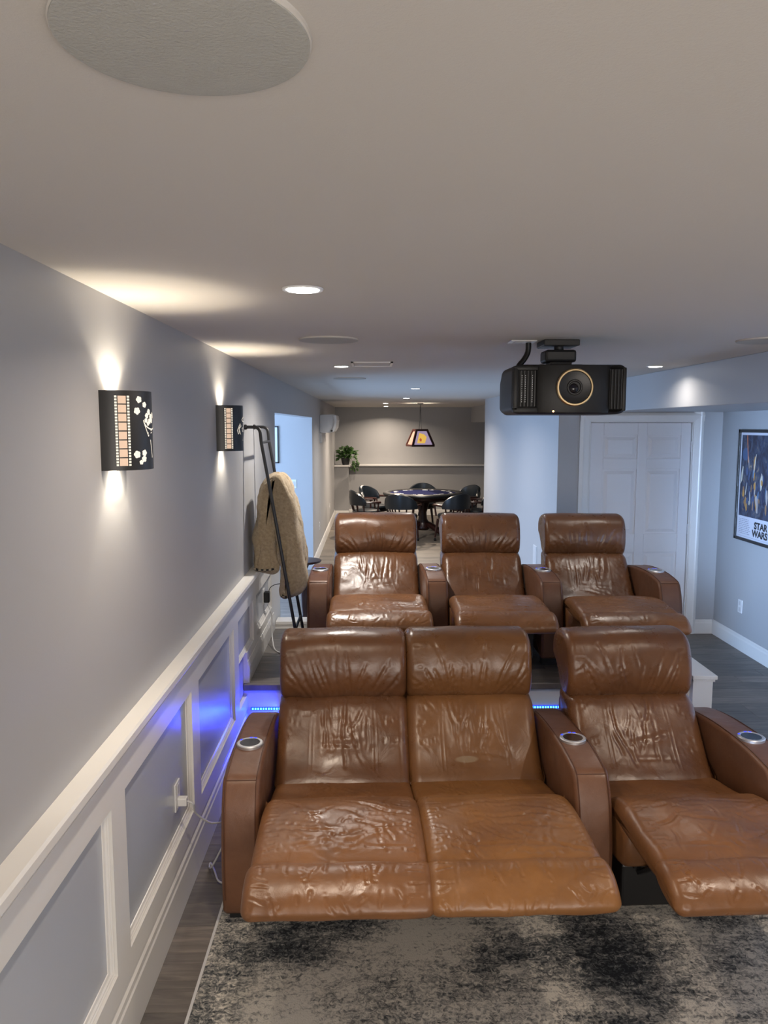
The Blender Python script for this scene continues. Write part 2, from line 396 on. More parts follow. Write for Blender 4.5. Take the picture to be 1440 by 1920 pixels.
# wainscot frame: rails, stiles, recessed panels, mouldings
wf = struct_empty('trim_3', (WX, 2.0, 0))
T0 = .024; X1 = WX + T0
MB().box(WX, X1, -1.9, 5.95, .835, .945).build('top_rail', M['trim'], wf)
MB().box(WX, X1, -1.9, PY0, .212, .300).build('bottom_rail', M['trim'], wf)
MB().box(WX, X1, PY0, 5.95, .37, .565).build('bottom_rail', M['trim'], wf)
panels = [(.30, 1.165, .30), (1.295, 2.185, .30), (2.312, 3.21, .30), (3.345, 4.232, .30), (4.372, 4.945, .565), (5.07, 5.86, .565)]
edges = [-1.9] + [e for p in panels for e in p[:2]] + [5.95]
for i in range(0, len(edges), 2):
    a, b = edges[i], edges[i + 1]; z0 = .565 if a > 4.6 else .30
    MB().box(WX, X1, a, b, z0, .835).build('stile', M['trim'], wf)
for (a, b, z0) in panels:
    MB().box(WX, WX + .002, a, b, z0, .835).build('wall_panel', M['wallgloss'], wf)
    z1 = .835; pm = [(0, 0), (.014, 0), (.016, .006), (.012, .010), (.013, .015), (.008, .020), (.005, .028), (0, .030)]
    m = MB()
    m.prism([(WX + p, z0 + q) for p, q in pm], 'y', a, b); m.prism([(WX + p, z1 - q) for p, q in pm], 'y', a, b)
    m.prism([(WX + p, a + q) for p, q in pm], 'z', z0, z1); m.prism([(WX + p, b - q) for p, q in pm], 'z', z0, z1)
    m.build('panel_moulding', M['trim'], wf)
MB().box(WX, WX + .022, 5.95, OY0, .0, 1.0).build('end_board', M['trim'], wf, bevel=.002)
struct('baseboard_platform', MB().prism([(WX, .37), (WX + .036, .37), (WX + .036, .47), (WX + .031, .49), (WX + .028, .505), (WX, .505)], 'y', PY0 + .005, 5.95), M['trim'])

# ---- riser platform
pf = struct_empty('platform', (.6, PY0, 0))
MB().box(WX + .001, 2.0, PY0, 6.02, 0, PZ - .012).build('riser_body', M['kerb'], pf)
MB().box(WX + .001, 1.985, PY0 - .03, PY0 + .10, PZ - .040, PZ + .001).build('nosing', M['plank'], pf, bevel=.006)
def lay_local(parent, x0, x1, y0, rows, W, z, T):
    L = 1.22
    for r in range(rows):
        x = x0 - rp.choice([0, .24, .49, .73, .98]); y = y0 + W * (r + .5)
        while x < x1 - .01:
            a, b = max(x, x0), min(x + L, x1); x += L
            if b - a < .03: continue
            o = bpy.data.objects.new('plank', plank_mesh(b - a - .001, W - .001, T)); COL.objects.link(o); o.parent = parent
            o.location = Vector(((a + b) / 2, y, z)) - parent.location
lay_local(pf, WX + .001, 2.0, PY0 + .10, 8, .15, PZ - .012, .012)
kb = MB().box(2.0, 2.125, PY0 - .05, 6.14, 0, .395).box(WX + .024, 2.0, 6.03, 6.14, 0, .385)
kb.build('kerb', M['kerb'], pf, bevel=.003)
kc = MB().box(1.995, 2.150, PY0 - .06, 6.165, .395, .42)
kc.build('kerb_cap', M['kerb'], pf, bevel=.004)
MB().box(2.0, 2.138, PY0 - .053, 6.155, .380, .396).build('kerb_bead', M['kerb'], pf, bevel=.003)
MB().box(WX + .03, 1.99, 6.02, 6.165, .385, .41).build('kerb_cap', M['kerb'], pf, bevel=.004)
# led strip under the nosing
ls = thing('led_strip', 'blue LED strip with bright beads along the platform riser under the dark nosing', 'light strip', (.6, PY0 - .004, .207))
MB().box(WX + .04, 1.97, PY0 - .006, PY0, .198, .216).build('strip_channel', M['blue_led'], ls)
mb = MB(); x = WX + .05
while x < 1.95: mb.box(x, x + .009, PY0 - .011, PY0 - .006, .202, .212); x += .0167
o = mb.build('led_bead', M['cyan_led'], ls); o['kind'] = 'stuff'
light('AREA', 'led_glow', (.6, PY0 - .03, .205), .55, BLUE, (R(-60), 0, 0), 2.6, .02, parent=ls).data.specular_factor = .25
light('AREA', 'led_glow_side', (WX + .25, PY0 - .10, .205), 3.2, BLUE, (R(90), 0, R(110)), .3, .02, parent=ls).data.specular_factor = .08

# ---- door
dr = struct_empty('door_1', (2.495, DY, 0))
D0, D1, DT = 2.03, 2.96, 1.99
MB().box(D0, D1, DY + .028, DY + .06, .01, DT).build('slab', M['door'], dr)
def bar(x0, x1, z0, z1): MB().box(x0, x1, DY + .016, DY + .030, z0, z1).build('frame_member', M['door'], dr, bevel=.003, seg=2)
xs = [(2.148, 2.465), (2.553, 2.868)]
zs = [(.20, .78), (.955, 1.56), (1.66, 1.875)]
bar(D0, xs[0][0], .01, DT); bar(xs[0][1], xs[1][0], .01, DT); bar(xs[1][1], D1, .01, DT)
for a, b in xs:
    for z0, z1 in [(.01, .20), (.78, .955), (1.56, 1.66), (1.875, DT)]: bar(a, b, z0, z1)
    for z0, z1 in zs:
        m = MB(); i1, i2 = .016, .045
        vs = [(a + i1, DY + .028, z0 + i1), (b - i1, DY + .028, z0 + i1), (b - i1, DY + .028, z1 - i1), (a + i1, DY + .028, z1 - i1),
              (a + i2, DY + .019, z0 + i2), (b - i2, DY + .019, z0 + i2), (b - i2, DY + .019, z1 - i2), (a + i2, DY + .019, z1 - i2)]
        m.add(vs, [(4, 5, 6, 7), (0, 1, 5, 4), (1, 2, 6, 5), (2, 3, 7, 6), (3, 0, 4, 7), (3, 2, 1, 0)]); m.build('raised_panel', M['door'], dr)
cs = [(0, 0), (0, .012), (.012, .018), (.055, .024), (.066, .028), (.085, .020), (.095, .012), (.095, 0)]
CL, CRt, CT = 2.015, 2.972, 2.0
MB().prism([(CL - p, DY - q) for p, q in cs], 'z', 0, CT + .09).prism([(CRt + p, DY - q) for p, q in cs], 'z', 0, CT + .09).prism([(DY - q, CT + p * .9) for p, q in cs], 'x', CL - .095, CRt + .095).build('casing', M['trim'], dr)
MB().box(CL - .01, D0 - .004, DY, DY + .1, 0, CT).box(D1 + .004, CRt + .013, DY, DY + .1, 0, CT).box(CL, CRt, DY, DY + .1, DT + .004, CT + .02).build('jamb', M['trim'], dr)
for z in (1.77, 1.0, .25):
    MB().lathe([(.007, -.05), (.007, .05)], (2.963, DY + .008, z), 10).box(2.963, 2.985, DY + .010, DY + .014, z - .045, z + .045).build('hinge', M['silver'], dr)
MB().lathe([(.03, 0), (.03, -.006), (.012, -.012), (.012, -.03), (.026, -.04), (.028, -.055), (.018, -.066)], (2.09, DY + .016, .95), 20, 'y').build('knob', M['silver'], dr, smooth=True)

# ================================================================ CEILING FIXTURES
def downlight(x, y, z, label, r=.062, power=9, col=NEUT, vis=True, spread=R(150)):
    t = thing('recessed_downlight', label, 'ceiling light', (x, y, z), 'recessed downlights')
    n = 40
    MB().lathe([(r * .78, -.001), (r * .80, -.005), (r * .97, -.006), (r, -.001)], (x, y, z), n).build('trim_ring', M['white'], t, smooth=True)
    MB().lathe([(r * .70, -.0062), (r * .76, -.0068), (r * .8, -.005)][::-1], (x, y, z), n).build('lens', M['lamp'], t)
    l = light('AREA', 'downlight_lamp', (x, y, z - .012), power, col, (0, 0, 0), r * 1.4, parent=t, spread=spread)
    return t
downlight(-.197, 2.27, CZ, 'large nearest glowing round recessed downlight, alone on the ceiling above the front seats', .060, 7, WARM)
downlight(-.20, 5.18, CZ, 'small round downlight left of the faint square access panel', .055, 13, NEUT)
downlight(.469, 8.295, CZ, 'round downlight in the bluish ceiling band, nearest of the four far ones', .055, 15, NEUT)
downlight(.503, 11.21, CZ, 'second of the four far downlights, just above the hanging card lamp stem', .055, 34, NEUT)
downlight(.253, 13.9, CZ, 'third far downlight, left of the pendant lamp canopy', .055, 44, WARM)
downlight(.30, 16.2, CZ, 'farthest and smallest downlight close to the back wall', .055, 20, WARM)
downlight(1.883, 5.15, CZ, 'round downlight right of the projector beside the ceiling soffit', .055, 2.4, NEUT)
downlight(-.197, -.65, CZ, 'round downlight behind the viewpoint, outside the picture on the left', .060, 12.5, WARM)
downlight(1.883, 2.27, CZ, 'round downlight outside the picture, right of the large nearest one', .060, 7, WARM)
downlight(1.883, -.65, CZ, 'round downlight behind the viewpoint, outside the picture on the right', .060, 4, WARM)
def speaker(x, y, r, label):
    t = thing('ceiling_speaker', label, 'speaker', (x, y, CZ), 'round ceiling speakers')
    MB().lathe([(r * .985, 0), (r * .987, -.006), (r, -.005), (r, 0)], (x, y, CZ), 72).build('rim', M['ceil'], t, smooth=True)
    MB().lathe([(r * .986, 0), (r * .986, -.0075), (r * .9, -.0085), (.001, -.009)], (x, y, CZ), 72).build('grille', M['grille'], t, smooth=True)
speaker(-.188, .826, .128, 'very large grey round speaker grille cut off by the top of the picture')
speaker(-.196, 3.585, .137, 'dark grey round speaker grille between the nearest downlight and the access panel')
speaker(-.183, 6.52, .137, 'thin far speaker grille just behind the access panel, in front of the bluish ceiling')
speaker(1.826, 3.58, .137, 'faint round speaker grille at the right edge near the soffit')
t = thing('access_panel', 'faint square white access panel frame on the ceiling beside the small downlight', 'access panel', (0, 5.0, CZ))
MB().box(-.127, .134, 4.83, 4.845, CZ - .008, CZ).box(-.127, .134, 5.145, 5.16, CZ - .008, CZ).box(-.127, -.112, 4.83, 5.16, CZ - .008, CZ).box(.119, .134, 4.83, 5.16, CZ - .008, CZ).build('frame', M['trim'], t)
MB().box(-.11, .117, 4.847, 5.143, CZ - .004, CZ).build('hatch', M['ceil'], t)

# ---- projector
t = thing('projector', 'black ceiling mounted projector with gold ringed lens and side vents', 'projector', (.885, 3.65, CZ))
Yf, Yb = 3.42, 3.87; xa, xb = .625, 1.128; za, zb = 2.020, 2.235
def ring(y, x0, x1, z0, z1, bul=0):
    pts = []; r = .032; n = 6
    for (cx, cz, a0) in ((x1 - r, z1 - r, 0), (x0 + r, z1 - r, 90), (x0 + r, z0 + r, 180), (x1 - r, z0 + r, 270)):
        for i in range(n + 1):
            a = R(a0 + 90 * i / n); pts.append((cx + r * math.cos(a), y, cz + r * math.sin(a)))
    return pts
rings = [ring(Yf + .02, xa + .020, xb - .020, za + .020, zb - .020), ring(Yf + .004, xa + .008, xb - .008, za + .008, zb - .008), ring(Yf + .012, xa, xb, za, zb), ring(Yf + .05, xa - .002, xb + .002, za - .002, zb + .001),
         ring(Yf + .30, xa - .002, xb + .002, za - .004, zb), ring(Yb - .02, xa + .012, xb - .012, za + .004, zb - .035), ring(Yb, xa + .04, xb - .04, za + .03, zb - .06)]
m = MB(); vs = [p for r_ in rings for p in r_]; n = len(rings[0])
fs = [(j * n + i, j * n + (i + 1) % n, (j + 1) * n + (i + 1) % n, (j + 1) * n + i) for j in range(len(rings) - 1) for i in range(n)]
fs += [tuple(range(n)), tuple(range((len(rings) - 1) * n, len(rings) * n))]
m.add(vs, fs).build('body', M['blackd'], t, smooth=True, sharp=50)
# convex centre fascia (left of it and right of it the vents sit back a little)
fx = [(xa + .10, Yf + .006), (xa + .13, Yf - .012), (xa + .2, Yf - .022), (.885, Yf - .026), (xb - .2, Yf - .022), (xb - .13, Yf - .012), (xb - .075, Yf + .006), (xb - .075, Yf + .04), (xa + .10, Yf + .04)]
MB().prism(fx, 'z', za + .004, zb - .002).build('front_fascia', M['blackd'], t, bevel=.004, smooth=True)
MB().box(xb - .020, xb - .002, Yf - .004, Yf + .03, za + .012, zb - .012).build('vent_frame', M['blackd'], t, bevel=.006, smooth=True)
m = MB().box(xa - .0, xa + .022, Yf - .004, Yf + .03, za + .012, zb - .012).box(xa, xa + .11, Yf - .004, Yf + .03, za + .004, za + .03).box(xa, xa + .11, Yf - .004, Yf + .03, zb - .026, zb - .006)
m.build('vent_frame', M['blackd'], t, bevel=.006, smooth=True)
MB().box(xa + .02, xa + .1, Yf + .0035, Yf + .005, za + .03, zb - .026).build('vent_recess', M['void'], t)
MB().box(xb - .076, xb - .02, Yf + .0035, Yf + .005, za + .02, zb - .02).build('vent_recess', M['void'], t)
for i in range(5):
    xx = xa + .030 + i * .0155; MB().box(xx, xx + .005, Yf - .004, Yf + .012, za + .032, zb - .028).build('vent_slat', M['black'], t)
for i in range(4):
    xx = xb - .070 + i * .0145; MB().box(xx, xx + .005, Yf - .004, Yf + .012, za + .022, zb - .022).build('vent_slat', M['black'], t)
# silver dashes stand in for glints of light inside the left vent
m = MB()
for i in (0, 1, 3):
    z = za + .05
    while z < zb - .05: m.box(xa + .0372 + i * .0155, xa + .0386 + i * .0155, Yf + .001, Yf + .0035, z, z + .005); z += .0095
o = m.build('vent_glint', M['silver'], t); o['kind'] = 'stuff'
lc = (.889, Yf - .027, 2.134)
MB().lathe([(.082, .0), (.082, -.008), (.078, -.013), (.072, -.013), (.069, -.004), (.069, 0)], lc, 64, 'y').build('lens_ring', M['gold'], t, smooth=True)
MB().lathe([(.0695, .0), (.0695, -.008), (.05, -.003), (.035, -.002), (.032, -.006), (.027, -.006), (.024, -.002), (.001, -.002)], lc, 48, 'y').build('lens_barrel', M['black'], t, smooth=True)
MB().lathe([(.021, -.002), (.016, -.009), (.008, -.012), (.001, -.0125)], (lc[0] - .004, lc[1], lc[2] - .004), 32, 'y').build('lens_glass', simple('lens_glass_dark', (.01, .01, .015, 1), .05), t, smooth=True)
MB().lathe([(.004, 0), (.004, -.002), (.001, -.003)], (.80, Yf - .018, za + .010), 10, 'y').build('indicator_lamp', M['amber'], t)
# mount
MB().box(.79, .955, 3.57, 3.73, CZ - .028, CZ).build('ceiling_plate', M['blackm'], t, bevel=.004)
MB().lathe([(.022, 0), (.022, -.045)], (.875, 3.64, CZ - .02), 24).build('mount_stem', M['blackm'], t, smooth=True)
MB().box(.800, .945, 3.58, 3.70, CZ - .102, CZ - .045).build('mount_block', M['blackm'], t, bevel=.012)
MB().box(.825, .925, 3.59, 3.68, CZ - .14, CZ - .10).box(.76, .955, 3.52, 3.78, zb - .004, zb + .008).build('mount_cradle', M['blackm'], t, bevel=.002)
w_ = thing('cable_wall_plate', 'flat white socket plate on the ceiling left of the projector mount', 'outlet plate', (.705, 3.65, CZ))
MB().box(.645, .765, 3.60, 3.70, CZ - .006, CZ).build('plate', M['white'], w_, bevel=.002)
MB().box(.665, .705, 3.615, 3.685, CZ - .009, CZ - .006).build('socket', M['cordw'], w_, bevel=.002)
c_ = MB().tube(catmull([(.735, 3.655, CZ - .008), (.733, 3.655, CZ - .05), (.715, 3.65, CZ - .085), (.690, 3.645, CZ - .115), (.678, 3.64, CZ - .150)], False, 6), .013, 12).build('projector_cable', M['black'], None, smooth=True)
tag(c_, 'thick black cable bundle from the ceiling plate down to the projector', 'cable')

# ================================================================ WALL SCONCES
def sconce(y0, label, kind):
    a, b = .12, .11; yc = y0 + b; z0, z1 = 1.835, 2.072
    t = thing('wall_sconce', label, 'wall lamp', (WX, yc, z0), 'black cut-out wall sconces')
    P = lambda th, z, k=1.0: (WX + a * k * math.sin(R(th)), yc - b * k * math.cos(R(th)), z)
    m = MB(); n = 40; vs = []; fs = []
    for i in range(n + 1):
        th = 180 * i / n; vs += [P(th, z0), P(th, z1), P(th, z0, .985), P(th, z1, .985)]
    for i in range(n):
        p, q = i * 4, i * 4 + 4
        fs += [(p, q, q + 1, p + 1), (p + 2, p + 3, q + 3, q + 2), (p + 1, q + 1, q + 3, p + 3), (p, p + 2, q + 2, q)]
    m.add(vs, fs).build('shade', M['black'], t, smooth=True, sharp=50)
    MB().box(WX, WX + .006, y0 + .012, y0 + .2, z0 + .01, z1 - .01).build('back_plate', M['white'], t)
    def patch(m, th0, th1, za, zb, k=1.004):
        nn = 3; vs = []; fs = []
        for i in range(nn + 1):
            th = th0 + (th1 - th0) * i / nn; vs += [P(th, za, k), P(th, zb, k)]
        m.add(vs, [(2 * i, 2 * i + 2, 2 * i + 3, 2 * i + 1) for i in range(nn)])
    H = z1 - z0; zt = z1 - .014; fh = (H - .026) / 8
    m = MB(); m2 = MB()
    for i in range(8):
        patch(m2, 25.5, 37, zt - (i + 1) * fh + .0018, zt - i * fh - .0018)
    for i in range(24):
        zz = zt - (i + 1) * fh / 3
        patch(m, 21, 24.2, zz + .0016, zz + fh / 3 - .0014); patch(m, 38.5, 42, zz + .0016, zz + fh / 3 - .0014)
    o = m2.build('film_frame', M['cutpink'], t); o['kind'] = 'stuff'; o = m.build('film_sprocket', M['cut'], t); o['kind'] = 'stuff'
    def blob(m, th, z, rz, lobes=5, ph=0, e=1.0):
        n = 30; vs = [P(th, z, 1.005)]
        for i in range(n):
            u = 2 * PI * i / n; r = rz * (.80 + .22 * abs(math.cos(lobes / 2 * u + ph)))
            vs.append(P(th + math.degrees(r * math.cos(u) / .115) * e, z + r * math.sin(u), 1.005))
        m.add(vs, [(0, i + 1, (i + 1) % n + 1) for i in range(n)])
    def stroke(m, pts, wd):
        for i in range(len(pts) - 1):
            (t0, a0), (t1, a1) = pts[i], pts[i + 1]; dx, dz = (t1 - t0) * R(1) * .115, a1 - a0; L = math.hypot(dx, dz) or 1
            nx_, nz = -dz / L * wd / 2, dx / L * wd / 2; g = math.degrees(nx_ / .115)
            m.add([P(t0 - g, a0 - nz, 1.005), P(t1 - g, a1 - nz, 1.005), P(t1 + g, a1 + nz, 1.005), P(t0 + g, a0 + nz, 1.005)], [(0, 1, 2, 3)])
    m = MB()
    if kind == 'popcorn':
        for th, z, r in ((58, 2.046, .0105), (69, 2.031, .009), (54, 2.012, .011), (52, 1.882, .0115), (66, 1.886, .010), (65, 1.868, .010), (59, 1.858, .0075),
                         (80, 2.010, .0095), (74, 1.998, .009), (86, 1.996, .009), (72, 1.984, .008), (82, 1.982, .009), (77, 1.974, .007), (90, 1.984, .009), (96, 2.0, .01)):
            blob(m, th, z, r, 5, th)
        stroke(m, [(69 + (i / 10) * 2 * (18) if False else 90 + 24 * math.cos(PI + PI * i / 10), 1.985 - .028 * math.sin(PI * i / 10)) for i in range(11)], .004)
        stroke(m, [(68, 1.972), (78, 1.935)], .003); stroke(m, [(75, 1.944), (90, 1.955)], .003); stroke(m, [(76, 1.937), (90, 1.948)], .003)
        stroke(m, [(84, 1.925), (89, 1.87)], .003); stroke(m, [(112, 1.972), (103, 1.87)], .003)
    else:
        for k_ in (0, 1, 2):
            o_ = k_ * .006; s_ = 3 * k_
            stroke(m, [(57 + s_, 1.945 + o_ * .3), (68 + s_, 1.978 - o_), (100, 1.99 - o_)], .0022)
        stroke(m, [(57, 1.945), (60, 1.925), (85, 1.890), (110, 1.88)], .004); stroke(m, [(66, 1.943), (70, 1.922), (90, 1.9)], .002); stroke(m, [(68, 1.968), (63, 1.94), (66, 1.925)], .003)
        stroke(m, [(78, 1.95), (84, 1.958), (80, 1.94), (88, 1.935)], .0025)
        stroke(m, [(84, 2.005), (78, 1.998), (84, 1.99), (95, 1.988)], .004); stroke(m, [(84, 2.005), (94, 2.012)], .004)
    o = m.build('cutout_picture', M['cut'], t); o['kind'] = 'stuff'
    # up and down lamps inside the shade
    light('SPOT', 'sconce_up', (WX + .042, yc, 2.035), 3.6, (1, .86, .66), (R(180), 0, 0), spot=R(112), blend=.35, radius=.012, parent=t)
    light('SPOT', 'sconce_up_wide', (WX + .055, yc, 2.04), 3, (1, .86, .68), (R(180), 0, 0), spot=R(155), blend=.8, radius=.03, parent=t)
    light('SPOT', 'sconce_down', (WX + .045, yc, 1.90), 3, (1, .88, .70), (0, 0, 0), spot=R(80), blend=.3, radius=.012, parent=t)
    light('SPOT', 'sconce_down_wide', (WX + .055, yc, 1.87), 4, (1, .88, .70), (0, 0, 0), spot=R(140), blend=.8, radius=.03, parent=t)
    return t
sconce(2.29, 'nearer black curved wall sconce with lit film strip and popcorn cut-outs', 'popcorn')
sconce(3.995, 'farther black curved wall sconce with lit film strip and clapperboard cut-out, beside the ladder', 'clapper')

# ================================================================ RECLINERS  (local: y 0 = cup holder line, +y towards the back; z 0 = floor)
Y0 = 3.18
def pr(pts): return [(y - Y0, z) for y, z in pts]
HEAD = pr([(3.612, .655), (3.575, .69), (3.560, .76), (3.568, .84), (3.60, .915), (3.655, .955), (3.74, .962), (3.83, .94), (3.88, .88), (3.875, .80), (3.82, .765), (3.77, .72), (3.74, .68), (3.68, .648)])
BACK = pr([(3.615, .675), (3.552, .655), (3.495, .595), (3.435, .52), (3.365, .44), (3.290, .378), (3.285, .345), (3.38, .32), (3.52, .36), (3.65, .46), (3.72, .56), (3.745, .65), (3.70, .69)])
SEAT = pr([(3.40, .355), (3.30, .376), (3.15, .408), (3.00, .436), (2.87, .436), (2.80, .40), (2.79, .31), (2.84, .25), (3.0, .235), (3.3, .235), (3.42, .27), (3.44, .36)])
PAD = pr([(3.00, .450), (2.94, .478), (2.84, .498), (2.70, .500), (2.56, .495), (2.475, .480), (2.450, .445), (2.475, .405), (2.60, .392), (2.80, .395), (2.95, .405), (3.02, .425)])
FOOT = pr([(2.500, .470), (2.455, .492), (2.39, .488), (2.335, .462), (2.302, .425), (2.312, .395), (2.36, .385), (2.43, .392), (2.49, .420)])
ARM = pr([(2.853, .072), (2.835, .20), (2.838, .34), (2.862, .47), (2.893, .545), (2.915, .578), (2.95, .593), (3.09, .609), (3.25, .610), (3.45, .598), (3.62, .575), (3.74, .54), (3.79, .48), (3.81, .30), (3.80, .10), (3.76, .065), (3.3, .065), (2.90, .062)])
def creases(kind, seed, w):
    r = random.Random(seed); c = Crease(); h = w / 2
    if kind == 'head':      # s 0..~.35 = fold up over the front
        for i in range(15):
            x = (i - 7 + r.uniform(-.35, .35)) / 7; c.wander(r, r.uniform(0, .05), x * h * .55, x * .75 + r.uniform(-.1, .1), r.uniform(.13, .27), r.uniform(.006, .011), r.uniform(.0024, .0052), 6, .16)
        for i in range(6): c.wander(r, r.uniform(.05, .3), r.choice([-1, 1]) * h * .93, r.choice([-1, 1]) * 1.4, .06, .008, .003)
        c.line([(.02, -h * .98), (.30, -h * .93)], .004, .0025); c.line([(.02, h * .98), (.30, h * .93)], .004, .0025)
    elif kind == 'back':    # s 0..~.33 top to bottom
        for sx in (-.46, .46): c.line([(.03, sx * h), (.12, sx * h * 1.02), (.22, sx * h * 1.04), (.31, sx * h * 1.05), (.40, sx * h * 1.06)], .0035, .0036)
        for i in range(16):
            x = r.uniform(-.42, .42) * h; c.wander(r, r.uniform(.02, .19), x, -x * 1.2 + r.uniform(-.15, .15), r.uniform(.10, .22), r.uniform(.006, .012), r.uniform(.002, .0048), 6, .22)
        for i in range(3):
            s0 = r.uniform(.27, .36); c.wander(r, s0, -r.uniform(.25, .45) * h, PI / 2 + r.uniform(-.15, .1), .25, .013, .0034, 6, .15)
        for i in range(12):
            sg = r.choice([-1, 1]); c.wander(r, r.uniform(.04, .3), sg * h * r.uniform(.8, .97), PI * .5 * -sg + r.uniform(-.9, .9), r.uniform(.05, .11), .007, r.uniform(.002, .004))
    elif kind == 'seat':
        for sx in (-.45, .45): c.line([(0, sx * h), (.16, sx * h * .97), (.34, sx * h)], .0035, .0032)
        for i in range(9):
            c.wander(r, r.uniform(.05, .36), r.uniform(-.7, .5) * h, r.uniform(.2, 1.4) * r.choice([1, -1]), r.uniform(.08, .2), .008, r.uniform(.002, .004))
    elif kind == 'pad':     # s .05 .. .55
        for i in range(20):
            c.wander(r, r.uniform(.10, .52), r.uniform(-.85, .3) * h, PI / 2 + r.uniform(-.45, .45), r.uniform(.12, .30), r.uniform(.007, .013), r.uniform(.002, .0050), 7, .35)
        for i in range(12):
            c.wander(r, r.uniform(.2, .5), r.uniform(-.6, .6) * h, r.uniform(-.6, .6), r.uniform(.06, .15), r.uniform(.006, .011), r.uniform(.002, .004), 6, .4)
        for i in range(6): c.wander(r, .14 + .062 * i, r.uniform(-.85, .1) * h, PI / 2 + r.uniform(-.25, .25), r.uniform(.14, .34), r.uniform(.012, .020), r.uniform(.003, .0055), 8, .28)
        c.line([(.46 + r.uniform(-.01, .01), h * x) for x in (-.95, -.5, 0, .5, .95)], .007, .004)
        for i in range(22):
            sg = 1 if i % 2 else -1; c.wander(r, .06 + .46 * i / 22, sg * h * .97, -PI * .5 * sg + r.uniform(-.5, .5), r.uniform(.05, .10), .006, r.uniform(.0025, .0045), 5, .3)
    elif kind == 'foot':
        for i in range(16):
            c.wander(r, r.uniform(.01, .06), h * (-.9 + 1.8 * i / 16 + r.uniform(-.04, .04)), r.uniform(-.35, .35), r.uniform(.05, .13), r.uniform(.006, .010), r.uniform(.0015, .0034), 5, .2)
        for i in range(12):
            c.wander(r, r.uniform(.15, .20), h * (-.9 + 1.8 * i / 12), r.uniform(-.9, .9), r.uniform(.03, .07), r.uniform(.006, .009), r.uniform(.002, .0038), 4, .3)
        for sg in (-1, 1):
            for i in range(5): c.wander(r, .02 + .04 * i, sg * h * .96, -PI / 2 * sg + r.uniform(-.5, .5), .06, .006, .003, 4)
    return c
SD = [10]
def seat_unit(root, xc, w, tan=False, q=1.0):
    SD[0] += 7; s = SD[0]; L = M['leather_tan'] if tan else M['leather']
    a = int(104 * q); b = int(120 * q)
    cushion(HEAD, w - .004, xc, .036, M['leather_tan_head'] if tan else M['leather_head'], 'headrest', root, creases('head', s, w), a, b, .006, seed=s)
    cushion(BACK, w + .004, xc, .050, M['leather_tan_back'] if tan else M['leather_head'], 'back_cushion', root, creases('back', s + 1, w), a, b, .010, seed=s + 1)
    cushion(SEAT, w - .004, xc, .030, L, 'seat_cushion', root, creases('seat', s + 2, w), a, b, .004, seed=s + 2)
    cushion(PAD, w + .004, xc, .040, L, 'leg_pad', root, creases('pad', s + 3, w), int(130 * q), int(150 * q), .008, .003, seed=s + 3)
    cushion(FOOT, w + .020, xc, .034, L, 'foot_pad', root, creases('foot', s + 4, w), int(120 * q), b, .004, seed=s + 4)
    # hidden frame and linkage
    MB().box(xc - w / 2 + .03, xc + w / 2 - .03, -.30, .50, .05, .23).build('base_frame', M['black'], root, world=False, bevel=.01)
    for sg in (-1, 1):
        xx = xc + sg * (w / 2 - .10)
        m = MB().tube([(xx, -.25, .16), (xx, -.52, .36), (xx, -.80, .375)], .012, 6).tube([(xx + .02 * sg, -.30, .22), (xx + .02 * sg, -.40, .37), (xx + .02 * sg, -.62, .385)], .010, 6)
        m.build('footrest_linkage', M['blackm'], root, world=False)
    MB().tube([(xc - w / 2 + .06, -.26, .10), (xc + w / 2 - .06, -.26, .10)], .015, 8).build('cross_bar', M['blackm'], root, world=False)
    # rear shell
    MB().prism([(.36, .08), (.58, .08), (.62, .30), (.60, .60), (.56, .66), (.40, .50)], 'x', xc - w / 2 + .012, xc + w / 2 - .012).build('rear_shell', M['leather_dark'], root, world=False, bevel=.02, smooth=True)
def arm_unit(root, xc, w=.148, q=1.0):
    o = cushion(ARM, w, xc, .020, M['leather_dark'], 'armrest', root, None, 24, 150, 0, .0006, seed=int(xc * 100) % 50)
    # seams
    m = MB()
    for sg in (-1, 1):
        P = catmull([(y, z) for y, z in ARM[:11]], False, 6)
        m.tube([(xc + sg * (w / 2 - .014), y - (.004 if z < .6 else 0), z + (.001 if z > .58 else 0)) for y, z in P[3:]], .0022, 5)
    m.tube([(xc - w / 2 + .012, 2.916 - Y0, .5795), (xc + w / 2 - .012, 2.916 - Y0, .5795)], .0022, 5)
    m.build('arm_seam', M['piping'], root, world=False)
    for yy, zz in ((2.90 - Y0, .0125), (3.70 - Y0, .0)):
        MB().box(xc - w / 2 + .02, xc + w / 2 - .02, yy, yy + .07, zz if root.location.z == 0 else 0, .068).build('foot_block', M['void'], root, world=False)
    # cup holder
    c = (xc, 0, .6105)
    ch = MB().lathe([(.0415, -.002), (.0415, .011), (.043, .0135), (.053, .013), (.0565, .010), (.0565, -.004)], c, 48).build('cup_holder', M['silver'], root, world=False, smooth=True)
    MB().lathe([(.0418, .0125), (.0405, .011), (.039, .0035), (.030, .0015), (.028, .003), (.012, .003), (.001, .001)], c, 36).build('cup_liner', M['chrome'], ch, world=False, smooth=True)
    m = MB()
    for a0, a1 in ((62, 76), (84, 98), (138, 152)):
        vs = []
        for i in range(7):
            a = R(a0 + (a1 - a0) * i / 6); vs += [(c[0] + .0455 * math.cos(a), .0455 * math.sin(a), c[2] + .0141), (c[0] + .0535 * math.cos(a), .0535 * math.sin(a), c[2] + .0135)]
        m.add(vs, [(2 * i, 2 * i + 1, 2 * i + 3, 2 * i + 2) for i in range(6)])
    o = m.build('led_light', M['blue_led'], ch, world=False); o['kind'] = 'stuff'
